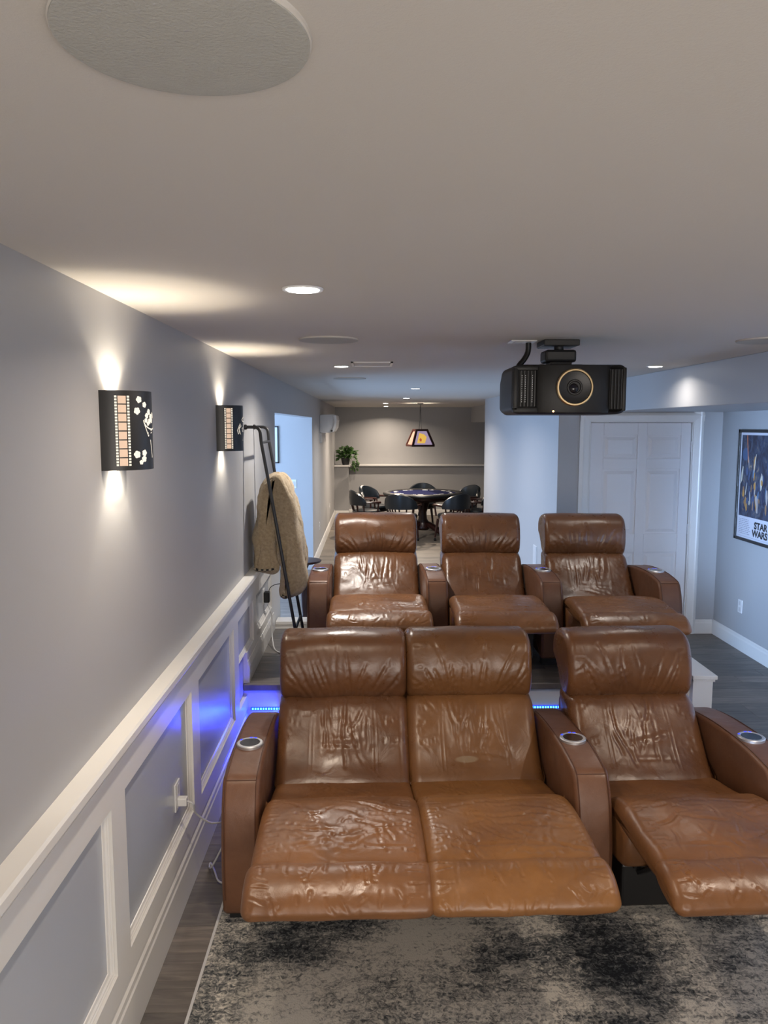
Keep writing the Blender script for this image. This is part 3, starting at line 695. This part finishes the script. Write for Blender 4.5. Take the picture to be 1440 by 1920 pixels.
def recl(name, label, loc, rz, seats, arms, group, q=1.0):
    t = thing(name, label, 'recliner', loc, group); t.rotation_euler.z = rz
    for (x, w, tan) in seats: seat_unit(t, x, w, tan, q)
    for x in arms: arm_unit(t, x)
    return t
AW = .155
recl('reclining_loveseat', 'brown leather two-seat recliner of the front row with both footrests out', (.175, Y0, 0), R(1.3),
     [(-.303, .612, False), (.305, .612, True)], [-.697, .697], 'front row leather recliners')
recl('leather_recliner', 'brown leather single recliner at the right end of the front row, footrest out', (1.262, Y0, 0), R(2.0),
     [(-.0, .615, False)], [.390], 'front row leather recliners')
bx = [-.36, .432, 1.195, 1.972]; by = [5.335, 5.30, 5.26, 5.22]
ang = math.atan2(by[3] - by[0], bx[3] - bx[0])
ZS = .965
names = ['brown leather recliner at the left end of the back row, beside the blanket ladder', 'brown leather recliner in the middle of the back row on the platform', 'brown leather back row recliner in front of the white panelled door']
for i in range(3):
    gap = math.hypot(bx[i + 1] - bx[i], by[i + 1] - by[i]); cx, cy = (bx[i] + bx[i + 1]) / 2, (by[i] + by[i + 1]) / 2
    rr_ = recl('leather_recliner', names[i], (cx, cy, PZ), R((.8, -.6, -1.1)[i]), [(0, gap - AW - .016, False)], ([-gap / 2] if i == 0 else []) + [gap / 2], 'back row leather recliners', .8); rr_.scale.z = ZS

# ================================================================ RUG
rug = MB(); 
rug.box(-.612, 3.05, .6, 3.06, .0005, .012)
o = rug.build('area_rug', M['rug'], None, bevel=.004); tag(o, 'distressed grey and charcoal area rug on the floor under the front footrests', 'rug')
MB().box(-.620, -.610, .6, 3.06, .0005, .013).build('edge_binding', M['cordw'], o)

# ================================================================ LADDER + BLANKET
lad = thing('blanket_ladder', 'black metal leaning ladder rack against the left wall behind the front row', 'ladder', (-.45, 5.07, PZ))
YA, YB = 4.88, 5.25
def xl(z): return -.658 + (1.639 - z) * (.163 / 1.002)
for yy in (YA, YB):
    pts = catmull([(WX + .012, yy, 1.957), (-.755, yy, 1.957), (-.722, yy, 1.953), (-.703, yy, 1.93), (xl(1.86) - .002, yy, 1.86)], False, 5) + [(xl(1.6), yy, 1.6), (xl(1.0), yy, 1.0), (xl(PZ + .012), yy, PZ + .012)]
    MB().tube(pts, .0105, 12).build('rail', M['blackm'], lad, smooth=True)
    MB().lathe([(.016, 0), (.017, .01), (.013, .016)], (WX, yy, 1.957), 16, 'x').build('wall_bumper', M['black'], lad, smooth=True)
    MB().lathe([(.014, 0), (.014, .03)], (xl(PZ), yy, PZ), 14).build('rubber_foot', M['black'], lad, smooth=True)
for z in (1.86, 1.555, 1.25, .95, .65):
    MB().tube([(xl(z), YA, z), (xl(z), YB, z)], .009, 10).build('rung', M['blackm'], lad, smooth=True)
bl = thing('blanket', 'tan fleece blanket draped over the black ladder rack', 'blanket', (-.6, 5.07, 1.6))
off = bl.location
def sub(P): return [(x - off.x, z - off.z) for x, z in P]
def folds(seed, L, n=9):
    r = random.Random(seed); c = Crease()
    for i in range(n): c.wander(r, r.uniform(0, .3), r.uniform(-.15, .15), r.uniform(-.3, .3), r.uniform(.25, L), r.uniform(.018, .034), r.uniform(.009, .017), 8, .22)
    for i in range(n): c.wander(r, r.uniform(L, L * 2), r.uniform(-.15, .15), r.uniform(-.3, .3), r.uniform(.25, L), r.uniform(.018, .034), r.uniform(.009, .017), 8, .22)
    return c
# wall side lobe and room side lobe, joined over the rung
lobeA = [(-.610, 1.645), (-.665, 1.625), (-.705, 1.57), (-.725, 1.44), (-.745, 1.25), (-.765, 1.10), (-.762, 1.045), (-.70, 1.030), (-.635, 1.035), (-.622, 1.08), (-.632, 1.25), (-.645, 1.40), (-.630, 1.52), (-.610, 1.58)]
lobeB = [(-.612, 1.650), (-.570, 1.632), (-.530, 1.55), (-.490, 1.38), (-.456, 1.18), (-.446, 1.02), (-.450, .905), (-.490, .868), (-.545, .850), (-.588, .862), (-.586, .95), (-.595, 1.10), (-.625, 1.30), (-.648, 1.48), (-.655, 1.60)]
for nm, P, sd in (('draped_half', lobeA, 3), ('draped_half', lobeB, 5)):
    o = cushion(sub(P)[::-1], .30, YA + .165 - off.y + .02, .03, M['sherpa'], nm, bl, folds(sd, .6), 70, 170, .004, .010, seed=sd, axis='y')
m = MB().tube([(-.765, 4.925, 1.047), (-.73, 4.915, 1.036), (-.68, 4.912, 1.036), (-.63, 4.92, 1.045)], .008, 8).tube([(-.590, 4.92, .870), (-.56, 4.915, .858), (-.53, 4.915, .858)], .008, 8)
m.build('stitched_edge', M['stitch'], bl, smooth=True)

# ================================================================ SIDE TABLE
t = thing('side_table', 'small round dark wood side table behind the ladder and left recliner', 'table', (-.52, 6.86, 0))
MB().lathe([(.002, .735), (.13, .735), (.15, .742), (.155, .752), (.150, .760), (.002, .762)], (-.61, 6.86, 0), 40).build('tabletop', M['mahogany'], t, smooth=True)
MB().lathe([(.028, .12), (.034, .2), (.022, .26), (.03, .34), (.036, .46), (.024, .54), (.03, .6), (.022, .66), (.05, .735)], (-.61, 6.86, 0), 20).build('pedestal', M['mahogany'], t, smooth=True)
for k in range(3):
    a = R(30 + 120 * k); MB().tube([(-.61, 6.86, .18), (-.61 + .08 * math.cos(a), 6.86 + .08 * math.sin(a), .15), (-.61 + .15 * math.cos(a), 6.86 + .15 * math.sin(a), .05), (-.61 + .17 * math.cos(a), 6.86 + .17 * math.sin(a), .012)], .014, 8).build('leg', M['mahogany'], t, smooth=True)

# ================================================================ OUTLETS, CORDS, SWITCHES
def plate(name, label, x, y, z, face, w=.072, h=.115, kind='outlet', cat='outlet'):
    t = thing(name, label, cat, (x, y, z))
    def bx_(a0, a1, z0, z1, d0, d1, nm, mt, bev=.0015):
        m = MB()
        if face == '+x': m.box(x + d0, x + d1, y + a0, y + a1, z + z0, z + z1)
        elif face == '-x': m.box(x - d1, x - d0, y + a0, y + a1, z + z0, z + z1)
        else: m.box(x + a0, x + a1, y - d1, y - d0, z + z0, z + z1)
        m.build(nm, mt, t, bevel=bev)
    bx_(-w / 2, w / 2, -h / 2, h / 2, 0, .006, 'cover_plate', M['white'])
    if kind == 'outlet':
        for s in (-1, 1): bx_(-.017, .017, s * .028 - .019, s * .028 + .019, .006, .009, 'socket', M['cordw'])
    elif kind == 'switch':
        for s in (-1, 1): bx_(s * .026 - .016, s * .026 + .016, -.033, .033, .006, .010, 'rocker', M['cordw'])
    else:
        k = -h / 2 + .012
        while k < h / 2 - .01: bx_(-w / 2 + .012, w / 2 - .012, k, k + .006, .006, .012, 'louvre', M['cordw'], 0); k += .014
    return t
plate('wall_outlet', 'white outlet with a plugged grey cord in the near wainscot panel', WX + .002, 3.0, .47, '+x')
plate('wall_outlet', 'white outlet with a black plug in the wainscot beside the platform', WX + .002, 5.56, .72, '+x')
plate('wall_outlet', 'small outlet low on the left wall just beyond the side room opening', WX, 11.66, .44, '+x')
plate('wall_outlet', 'small outlet low on the left wall near the plant ledge', WX, 14.5, .44, '+x')
plate('wall_outlet', 'white outlet on the bright blue right wall under the framed poster', RX, 6.585, .385, '-x')
plate('light_switch', 'white double rocker switch on the blue wall inside the side room', -1.074, OY1, 1.18, '-y', .115, .115, 'switch', 'switch')
plate('vent_grille', 'white louvred vent low on the blue hall wall behind the right recliner', HX, 7.98, .60, '-x', .16, .22, 'vent', 'vent')
cordpts = [(WX + .045, 3.0, .445), (WX + .07, 3.0, .43), (-.735, 3.06, .36), (-.69, 3.13, .28), (-.645, 3.22, .235), (-.628, 3.24, .21), (-.648, 3.22, .15), (-.70, 3.20, .05), (-.725, 3.24, .010), (-.73, 3.28, .008), (-.70, 3.22, .008), (-.665, 3.14, .008), (-.62, 3.13, .008), (-.52, 3.16, .008)]
o = MB().tube(catmull(cordpts, False, 6), .0042, 8).build('power_cord', M['cordw'], None, smooth=True); tag(o, 'light grey power cord from the near wainscot outlet looping to the floor by the loveseat', 'cord')
MB().box(WX + .008, WX + .045, 2.985, 3.015, .428, .462).build('plug', M['white'], o, bevel=.004)
cp2 = [(WX + .035, 5.545, .66), (-.735, 5.52, .60), (-.73, 5.50, .50), (-.72, 5.45, .42), (-.69, 5.35, .378), (-.62, 5.26, .376), (-.50, 5.16, .376)]
o = MB().tube(catmull(cp2, False, 6), .0045, 8).build('power_cord', M['cordw'], None, smooth=True); tag(o, 'pale cord dropping from the far wainscot outlet onto the platform floor', 'cord')
cp3 = [(WX + .04, 5.56, .745), (-.74, 5.56, .79), (-.68, 5.57, .81), (-.55, 5.6, .80), (-.47, 5.95, .74), (-.45, 6.1, .72)]
o = MB().box(WX + .008, WX + .05, 5.53, 5.59, .675, .755).build('black_power_plug', M['black'], None, bevel=.008); tag(o, 'black power plug in the far wainscot outlet behind the blanket', 'plug')
MB().tube(catmull(cp3, False, 5), .0028, 6).build('thin_lead', M['black'], o, smooth=True)

# ================================================================ POSTER (right wall, faces -x)
t = thing('framed_poster', 'black framed film poster with white caption band on the right blue wall', 'poster', (RX, 6.3, 1.45))
PA, PB, PL, PH = 6.05, 6.735, .970, 1.932
fr = .026
MB().box(RX - .022, RX, PB - fr, PB, PL, PH).box(RX - .022, RX, PA, PA + fr, PL, PH).box(RX - .022, RX, PA, PB, PL, PL + fr).box(RX - .022, RX, PA, PB, PH - fr, PH).build('frame', M['black'], t, bevel=.002)
MB().box(RX - .010, RX, PA + fr, PB - fr, PL + fr, PH - fr).build('paper', flat('poster_paper', (205, 205, 215)), t)
def art():
    q = N('poster_artwork'); v = q.coord(scale=(1, 2.2, 1.4))
    c = q.ramp(q.noise(v, 6.5, 6, .7, 1.0), [(.30, (.010, .010, .020)), (.45, (.018, .020, .045)), (.56, (.04, .06, .11)), (.66, (.16, .12, .09)), (.78, (.42, .40, .36))])
    q.l(c, q.b.inputs['Base Color']); q.b.inputs['Roughness'].default_value = .35; return q.m
zA, zB = 1.185, 1.885
MB().box(RX - .0115, RX - .010, PA + .052, PB - .052, zA, zB).build('artwork', art(), t)
d = MB(); 
def disc(m, y, z, r, n=28, k=.0122): m.add([(RX - k, y, z)] + [(RX - k, y + r * math.cos(2 * PI * i / n), z + r * math.sin(2 * PI * i / n)) for i in range(n)], [(0, i + 1, (i + 1) % n + 1) for i in range(n)])
disc(d, PB - .125, 1.72, .055); d.build('pale_disc', flat('poster_disc', (70, 90, 125)), t)
MB().add([(RX - .0124, PB - .135, 1.885), (RX - .0124, PB - .150, 1.885), (RX - .0124, PB - .185, 1.65), (RX - .0124, PB - .172, 1.65)], [(0, 1, 2, 3)]).build('orange_ray', flat('poster_orange', (190, 110, 70)), t)
rr = random.Random(8)
pal = [flat('poster_shape_%d' % i, c) for i, c in enumerate([(95, 125, 160), (200, 195, 180), (150, 115, 85), (70, 85, 120), (175, 165, 160), (190, 140, 70), (45, 50, 80)])]
for i in range(46):
    yy = PB - rr.uniform(.075, .60); zc = rr.uniform(1.25, 1.66) if rr.random() < .8 else rr.uniform(1.22, 1.4)
    wd, hh = rr.uniform(.008, .024), rr.uniform(.02, .085); sk = rr.uniform(-.5, .5); k = RX - .0124 - i * .00003
    vs = []
    for j in range(7):
        a = 2 * PI * j / 7 + .3; e = rr.uniform(.6, 1.15); dz = hh * math.sin(a) * e; vs.append((k, yy + wd * math.cos(a) * e + sk * dz * .4, min(1.875, max(1.19, zc + dz))))
    MB().add(vs, [tuple(range(7))]).build('painted_shape', pal[rr.randrange(7)], t)
ink = flat('poster_ink', (25, 25, 30)); grey = flat('poster_small_print', (120, 120, 135))
m = MB()
for i in range(9):
    z = 1.160 - i * .0155; a = PB - .060
    while a > PB - .235:
        l_ = rr.uniform(.012, .04); m.add([(RX - .0106, a, z), (RX - .0106, a - l_, z), (RX - .0106, a - l_, z - .004), (RX - .0106, a, z - .004)], [(0, 1, 2, 3)]); a -= l_ + .007
m.add([(RX - .0106, PB - .045, 1.012), (RX - .0106, PA + .045, 1.012), (RX - .0106, PA + .045, 1.010), (RX - .0106, PB - .045, 1.010)], [(0, 1, 2, 3)])
o = m.build('small_print', grey, t); o['kind'] = 'stuff'
def text(body, size, loc, rot, mat, name, parent, ext=.0005, sx=1):
    c = bpy.data.curves.new(name, 'FONT'); c.body = body; c.size = size; c.extrude = ext; c.offset = size * .035
    o = bpy.data.objects.new(name, c); COL.objects.link(o); bpy.context.view_layer.update()
    me = bpy.data.meshes.new_from_object(o.evaluated_get(bpy.context.evaluated_depsgraph_get())); bpy.data.objects.remove(o)
    n = bpy.data.objects.new(name, me); COL.objects.link(n); me.materials.append(mat); n.parent = parent
    n.location = Vector(loc) - parent.location; n.rotation_euler = rot; n.scale = (sx, 1, 1); return n
text('STAR', .080, (RX - .0112, PB - .335, 1.098), (R(90), 0, R(-90)), ink, 'title_lettering', t, sx=1.15)
text('WARS', .080, (RX - .0112, PB - .305, 1.030), (R(90), 0, R(-90)), ink, 'title_lettering', t, sx=1.15)

# framed picture glimpsed through the opening
t = thing('framed_picture', 'thin black framed picture just visible inside the side room opening', 'picture', (-1.40, OY1, 1.70))
MB().box(-1.56, -1.25, OY1 - .02, OY1, 1.46, 1.475).box(-1.56, -1.25, OY1 - .02, OY1, 1.94, 1.955).box(-1.265, -1.25, OY1 - .02, OY1, 1.46, 1.955).box(-1.56, -1.545, OY1 - .02, OY1, 1.46, 1.955).build('frame', M['black'], t)
MB().box(-1.545, -1.265, OY1 - .008, OY1, 1.475, 1.94).build('print', M['white'], t)

# ================================================================ AIR CONDITIONER
t = thing('air_conditioner', 'white wall mounted split air conditioner high on the far left wall', 'air conditioner', (WX, 12.4, 1.86))
ac = [(WX, 2.13), (WX + .21, 2.135), (WX + .245, 2.125), (WX + .25, 2.05), (WX + .235, 1.94), (WX + .20, 1.87), (WX + .16, 1.85), (WX, 1.85)]
MB().prism(ac, 'y', 11.95, 12.95).build('casing', M['white'], t, bevel=.012, smooth=True)
ac2 = [(WX + .195, 2.12), (WX + .25, 2.12), (WX + .262, 2.05), (WX + .245, 1.93), (WX + .205, 1.862), (WX + .175, 1.86), (WX + .21, 1.95), (WX + .222, 2.05)]
MB().prism(ac2, 'y', 11.93, 12.97).build('front_cover', M['trim'], t, bevel=.006, smooth=True)
MB().box(WX + .17, WX + .20, 11.925, 11.93, 1.868, 1.895).build('badge', M['black'], t)
MB().box(WX, WX + .03, 11.9, 13.0, 1.70, 1.85).build('line_cover', M['wall'], t)

# ================================================================ PLANT
t = thing('pothos_plant', 'leafy green potted plant on the end of the far wall ledge', 'plant', (-.56, 16.62, 1.118))
MB().lathe([(.07, 0), (.085, .06), (.10, .14), (.105, .15), (.09, .15), (.085, .13), (.001, .13)], (-.56, 16.60, 1.118), 24).build('pot', M['pot'], t, smooth=True)
r = random.Random(11); m = MB(); st = MB()
for i in range(150):
    a = r.uniform(0, 2 * PI); e = r.uniform(-.5, 1.3); rad = r.uniform(.10, .27)
    c = Vector((-.54 + rad * math.cos(a) * math.cos(e) * 1.05, 16.60 + rad * math.sin(a) * math.cos(e) * .55, 1.30 + rad * math.sin(e) * .75 + .02))
    if i > 132: c = Vector((-.36 + r.uniform(-.07, .08), 16.42 - r.uniform(0, .04), 1.20 - r.uniform(0, .19)))
    if c.x < WX + .05: c.x = WX + .05 + r.uniform(0, .05)
    if c.z < 1.15 and c.y > 16.43 and i <= 132: c.z = 1.15 + r.uniform(0, .06)
    out = (c - Vector((-.54, 16.6, 1.25))).normalized(); dn = (out + Vector((0, 0, -.55))).normalized()
    sd = dn.cross(Vector((r.uniform(-.4, .4), r.uniform(-.9, -.3), .8))).normalized(); L = r.uniform(.07, .11); W = L * .38; up = sd.cross(dn).normalized()
    p0 = c - dn * L * .5
    vs = [p0, p0 + dn * L * .25 + sd * W, p0 + dn * L * .6 + sd * W * .8, p0 + dn * L + up * -.01, p0 + dn * L * .6 - sd * W * .8, p0 + dn * L * .25 - sd * W, p0 + dn * L * .35 + up * .012]
    m.add(vs, [(0, 1, 6), (1, 2, 6), (2, 3, 6), (3, 4, 6), (4, 5, 6), (5, 0, 6)])
    if i % 3 == 0: st.tube([(-.56, 16.6, 1.25), tuple((Vector((-.56, 16.6, 1.30)) + c) / 2 + Vector((0, 0, .03))), tuple(p0)], .003, 4)
o = m.build('foliage', M['leaf'], t, smooth=False); o['kind'] = 'stuff'
o = st.build('stems', M['leaf'], t); o['kind'] = 'stuff'

# ================================================================ PENDANT LAMP
PX, PYc = .875, 13.9
t = thing('pendant_lamp', 'hanging wood framed card-motif lamp over the poker table', 'pendant lamp', (PX, PYc, CZ))
MB().lathe([(.055, 0), (.05, -.02), (.01, -.028)], (PX, PYc, CZ), 24).build('canopy', M['blackm'], t, smooth=True)
for s in (-1, 1): MB().tube([(PX, PYc, CZ - .02), (PX + s * .022, PYc, 1.885)], .005, 6).build('hanging_rod', M['blackm'], t)
hb, ht, zb_, zt_ = .195, .098, 1.605, 1.88
lb = [(PX - hb, PYc - hb, zb_), (PX + hb, PYc - hb, zb_), (PX + hb, PYc + hb, zb_), (PX - hb, PYc + hb, zb_)]
lt = [(PX - ht, PYc - ht, zt_), (PX + ht, PYc - ht, zt_), (PX + ht, PYc + ht, zt_), (PX - ht, PYc + ht, zt_)]
for i in range(4):
    j = (i + 1) % 4
    m = MB()
    for a, b in ((lb[i], lb[j]), (lt[i], lt[j]), (lb[i], lt[i])): m.tube([a, b], .026, 4)
    m.build('frame_bar', M['mahogany'], t)
    q = N('lamp_glass'); base = (.55, .42, .62, 1) if i % 2 == 0 else (.75, .42, .30, 1)
    q.b.inputs['Base Color'].default_value = (*[c * .15 for c in base[:3]], 1); q.b.inputs['Emission Color'].default_value = base; q.b.inputs['Emission Strength'].default_value = .40
    MB().add([lb[i], lb[j], lt[j], lt[i]], [(0, 1, 2, 3)]).build('glass_pane', q.m, t)
yc_ = M['yel'] = emit('lamp_card_yellow', (.90, .55, .10), .55); rd = emit('lamp_card_mark', (.6, .12, .05), .5)
def onpane(u, v, k): # front pane coordinates, -1..1 across, 0..1 up
    h_ = hb + (ht - hb) * v; return (PX + u * h_, PYc - h_ - k, zb_ + (zt_ - zb_) * v)
MB().add([onpane(-.62, .16, .004), onpane(.20, .16, .004), onpane(.55, .55, .004), onpane(.30, .72, .004), onpane(-.45, .82, .004)], [(0, 1, 2, 3, 4)]).build('painted_card', yc_, t)
MB().add([onpane(-.35, .28, .006), onpane(-.15, .28, .006), onpane(-.12, .42, .006), onpane(-.27, .50, .006), onpane(-.40, .42, .006)], [(0, 1, 2, 3, 4)]).build('card_mark', rd, t)
light('POINT', 'pendant_bulb', (PX, PYc, 1.68), 35, (1, .86, .66), radius=.05, parent=t)
t.rotation_euler.z = R(13)

# ================================================================ POKER TABLE + CHAIRS
TX, TY = .925, 13.85
t = thing('poker_table', 'round dark poker table with blue felt top in the far room', 'table', (TX, TY, 0))
MB().lathe([(.60, .735), (.60, .758), (.001, .760)], (TX, TY, 0), 48).build('felt_top', M['felt'], t, smooth=True)
MB().lathe([(.60, .70), (.59, .755), (.62, .772), (.68, .775), (.715, .762), (.725, .74), (.71, .715), (.66, .70)], (TX, TY, 0), 64).build('padded_rail', M['black'], t, smooth=True)
MB().lathe([(.50, .62), (.60, .66), (.62, .70), (.2, .70)], (TX, TY, 0), 48).build('apron', M['mahogany'], t, smooth=True)
MB().lathe([(.10, .08), (.14, .12), (.13, .2), (.08, .28), (.07, .4), (.10, .5), (.14, .62)], (TX, TY, 0), 24).build('pedestal', M['mahogany'], t, smooth=True)
for k in range(4):
    a = R(45 + 90 * k); c, s = math.cos(a), math.sin(a)
    MB().tube([(TX + .08 * c, TY + .08 * s, .2), (TX + .25 * c, TY + .25 * s, .14), (TX + .42 * c, TY + .42 * s, .06), (TX + .48 * c, TY + .48 * s, .03)], .04, 8, [.05, .045, .035, .03]).build('leg', M['mahogany'], t, smooth=True)
for k in range(8):
    a = R(22.5 + 45 * k); MB().lathe([(.045, 0), (.046, .006), (.038, .007), (.036, .001), (.001, .001)], (TX + .52 * math.cos(a), TY + .52 * math.sin(a), .758), 16).build('cup_well', M['silver'], t, smooth=True)
    a += R(14); o = MB().box(-.05, .05, -.02, .02, 0, .008).build('chip_tray', M['white'], t, world=False, bevel=.003); o.location = (.50 * math.cos(a), .50 * math.sin(a), .759); o.rotation_euler.z = a + PI / 2
# chair prototype: local, faces +y
ch = thing('captain_chair', 'navy captain chair with its back to us at the table left front', 'chair', (0, 0, 0), 'captain chairs around the poker table')
def arcpts(r, a0, a1, z, n=14, sy=1.0): return [(r * math.cos(R(a0 + (a1 - a0) * i / n)), r * sy * math.sin(R(a0 + (a1 - a0) * i / n)), z) for i in range(n + 1)]
MB().lathe([(.001, .40), (.22, .40), (.245, .42), (.25, .45), (.235, .475), (.15, .49), (.001, .492)], (0, 0, 0), 28).build('seat', M['navy'], ch, smooth=True, world=False)
MB().lathe([(.20, .36), (.235, .37), (.235, .40), (.1, .40)], (0, 0, 0), 28).build('seat_frame', M['mahogany'], ch, smooth=True, world=False)
# barrel back: padded band
m = MB(); n = 18; vs = []
for i in range(n + 1):
    a = 195 + 150 * i / n; hgt = math.sin(PI * i / n) ** .6; cx, cy = math.cos(R(a)), math.sin(R(a)); z0 = .575 ; z1 = .65 + .19 * hgt
    sec = [(.245, z0), (.235, (z0 + z1) / 2), (.25, z1 - .01), (.275, z1), (.305, z1 - .015), (.312, (z0 + z1) / 2), (.295, z0)]
    vs += [(cx * rr_, cy * rr_, zz) for rr_, zz in sec]
k = 7; fs = [(i * k + j, i * k + (j + 1) % k, (i + 1) * k + (j + 1) % k, (i + 1) * k + j) for i in range(n) for j in range(k)] + [tuple(range(k)), tuple(range(n * k, n * k + k))]
m.add(vs, fs).build('backrest', M['navy'], ch, smooth=True, world=False)
for s in (-1, 1):
    MB().tube([(s * .265, -.08, .625), (s * .285, .02, .63), (s * .28, .12, .63), (s * .255, .19, .625)], .02, 8).build('arm', M['mahogany'], ch, smooth=True, world=False)
    MB().tube([(s * .235, .14, .44), (s * .262, .15, .62)], .016, 8).build('arm_post', M['mahogany'], ch, smooth=True, world=False)
for a in (205, 235, 262, 278, 305, 335):
    MB().tube([(.22 * math.cos(R(a)), .22 * math.sin(R(a)), .42), (.275 * math.cos(R(a)), .275 * math.sin(R(a)), .62)], .014, 6).build('back_post', M['mahogany'], ch, smooth=True, world=False)
for sx in (-1, 1):
    for sy in (-1, 1):
        lg = MB().tube([(sx * .17, sy * .17, .38), (sx * .19, sy * .19, .2), (sx * .205, sy * .205, .06)], .02, 8, [.024, .02, .016]).build('leg', M['mahogany'], ch, smooth=True, world=False)
        MB().lathe([(.02, -.014), (.026, -.01), (.026, .01), (.02, .014)], (sx * .205, sy * .205, .027), 14, 'x').build('caster', M['black'], lg, smooth=True, world=False)
spots = [(-.40, -.93, 0, None), (.44, -.90, 8, 'navy captain chair with its back to us at the table right front'),
         (.98, -.25, 0, 'navy leather captain chair at the far right edge beside the blue hall corner'), (.82, .60, 0, 'navy leather captain chair behind the table on its right side'),
         (.06, 1.02, 0, 'navy leather captain chair directly behind the poker table, facing the camera'), (-.86, .55, 0, 'navy leather captain chair behind the table on its left side'),
         (-1.02, -.28, 0, 'leftmost navy leather captain chair, seen from its side')]
for i, (dx, dy, ex, lab) in enumerate(spots):
    o = ch if i == 0 else copy_tree(ch)
    o.location = (TX + dx, TY + dy, 0); o.rotation_euler.z = math.atan2(-dy, -dx) - PI / 2 + R(ex)
    if lab: o['label'] = lab
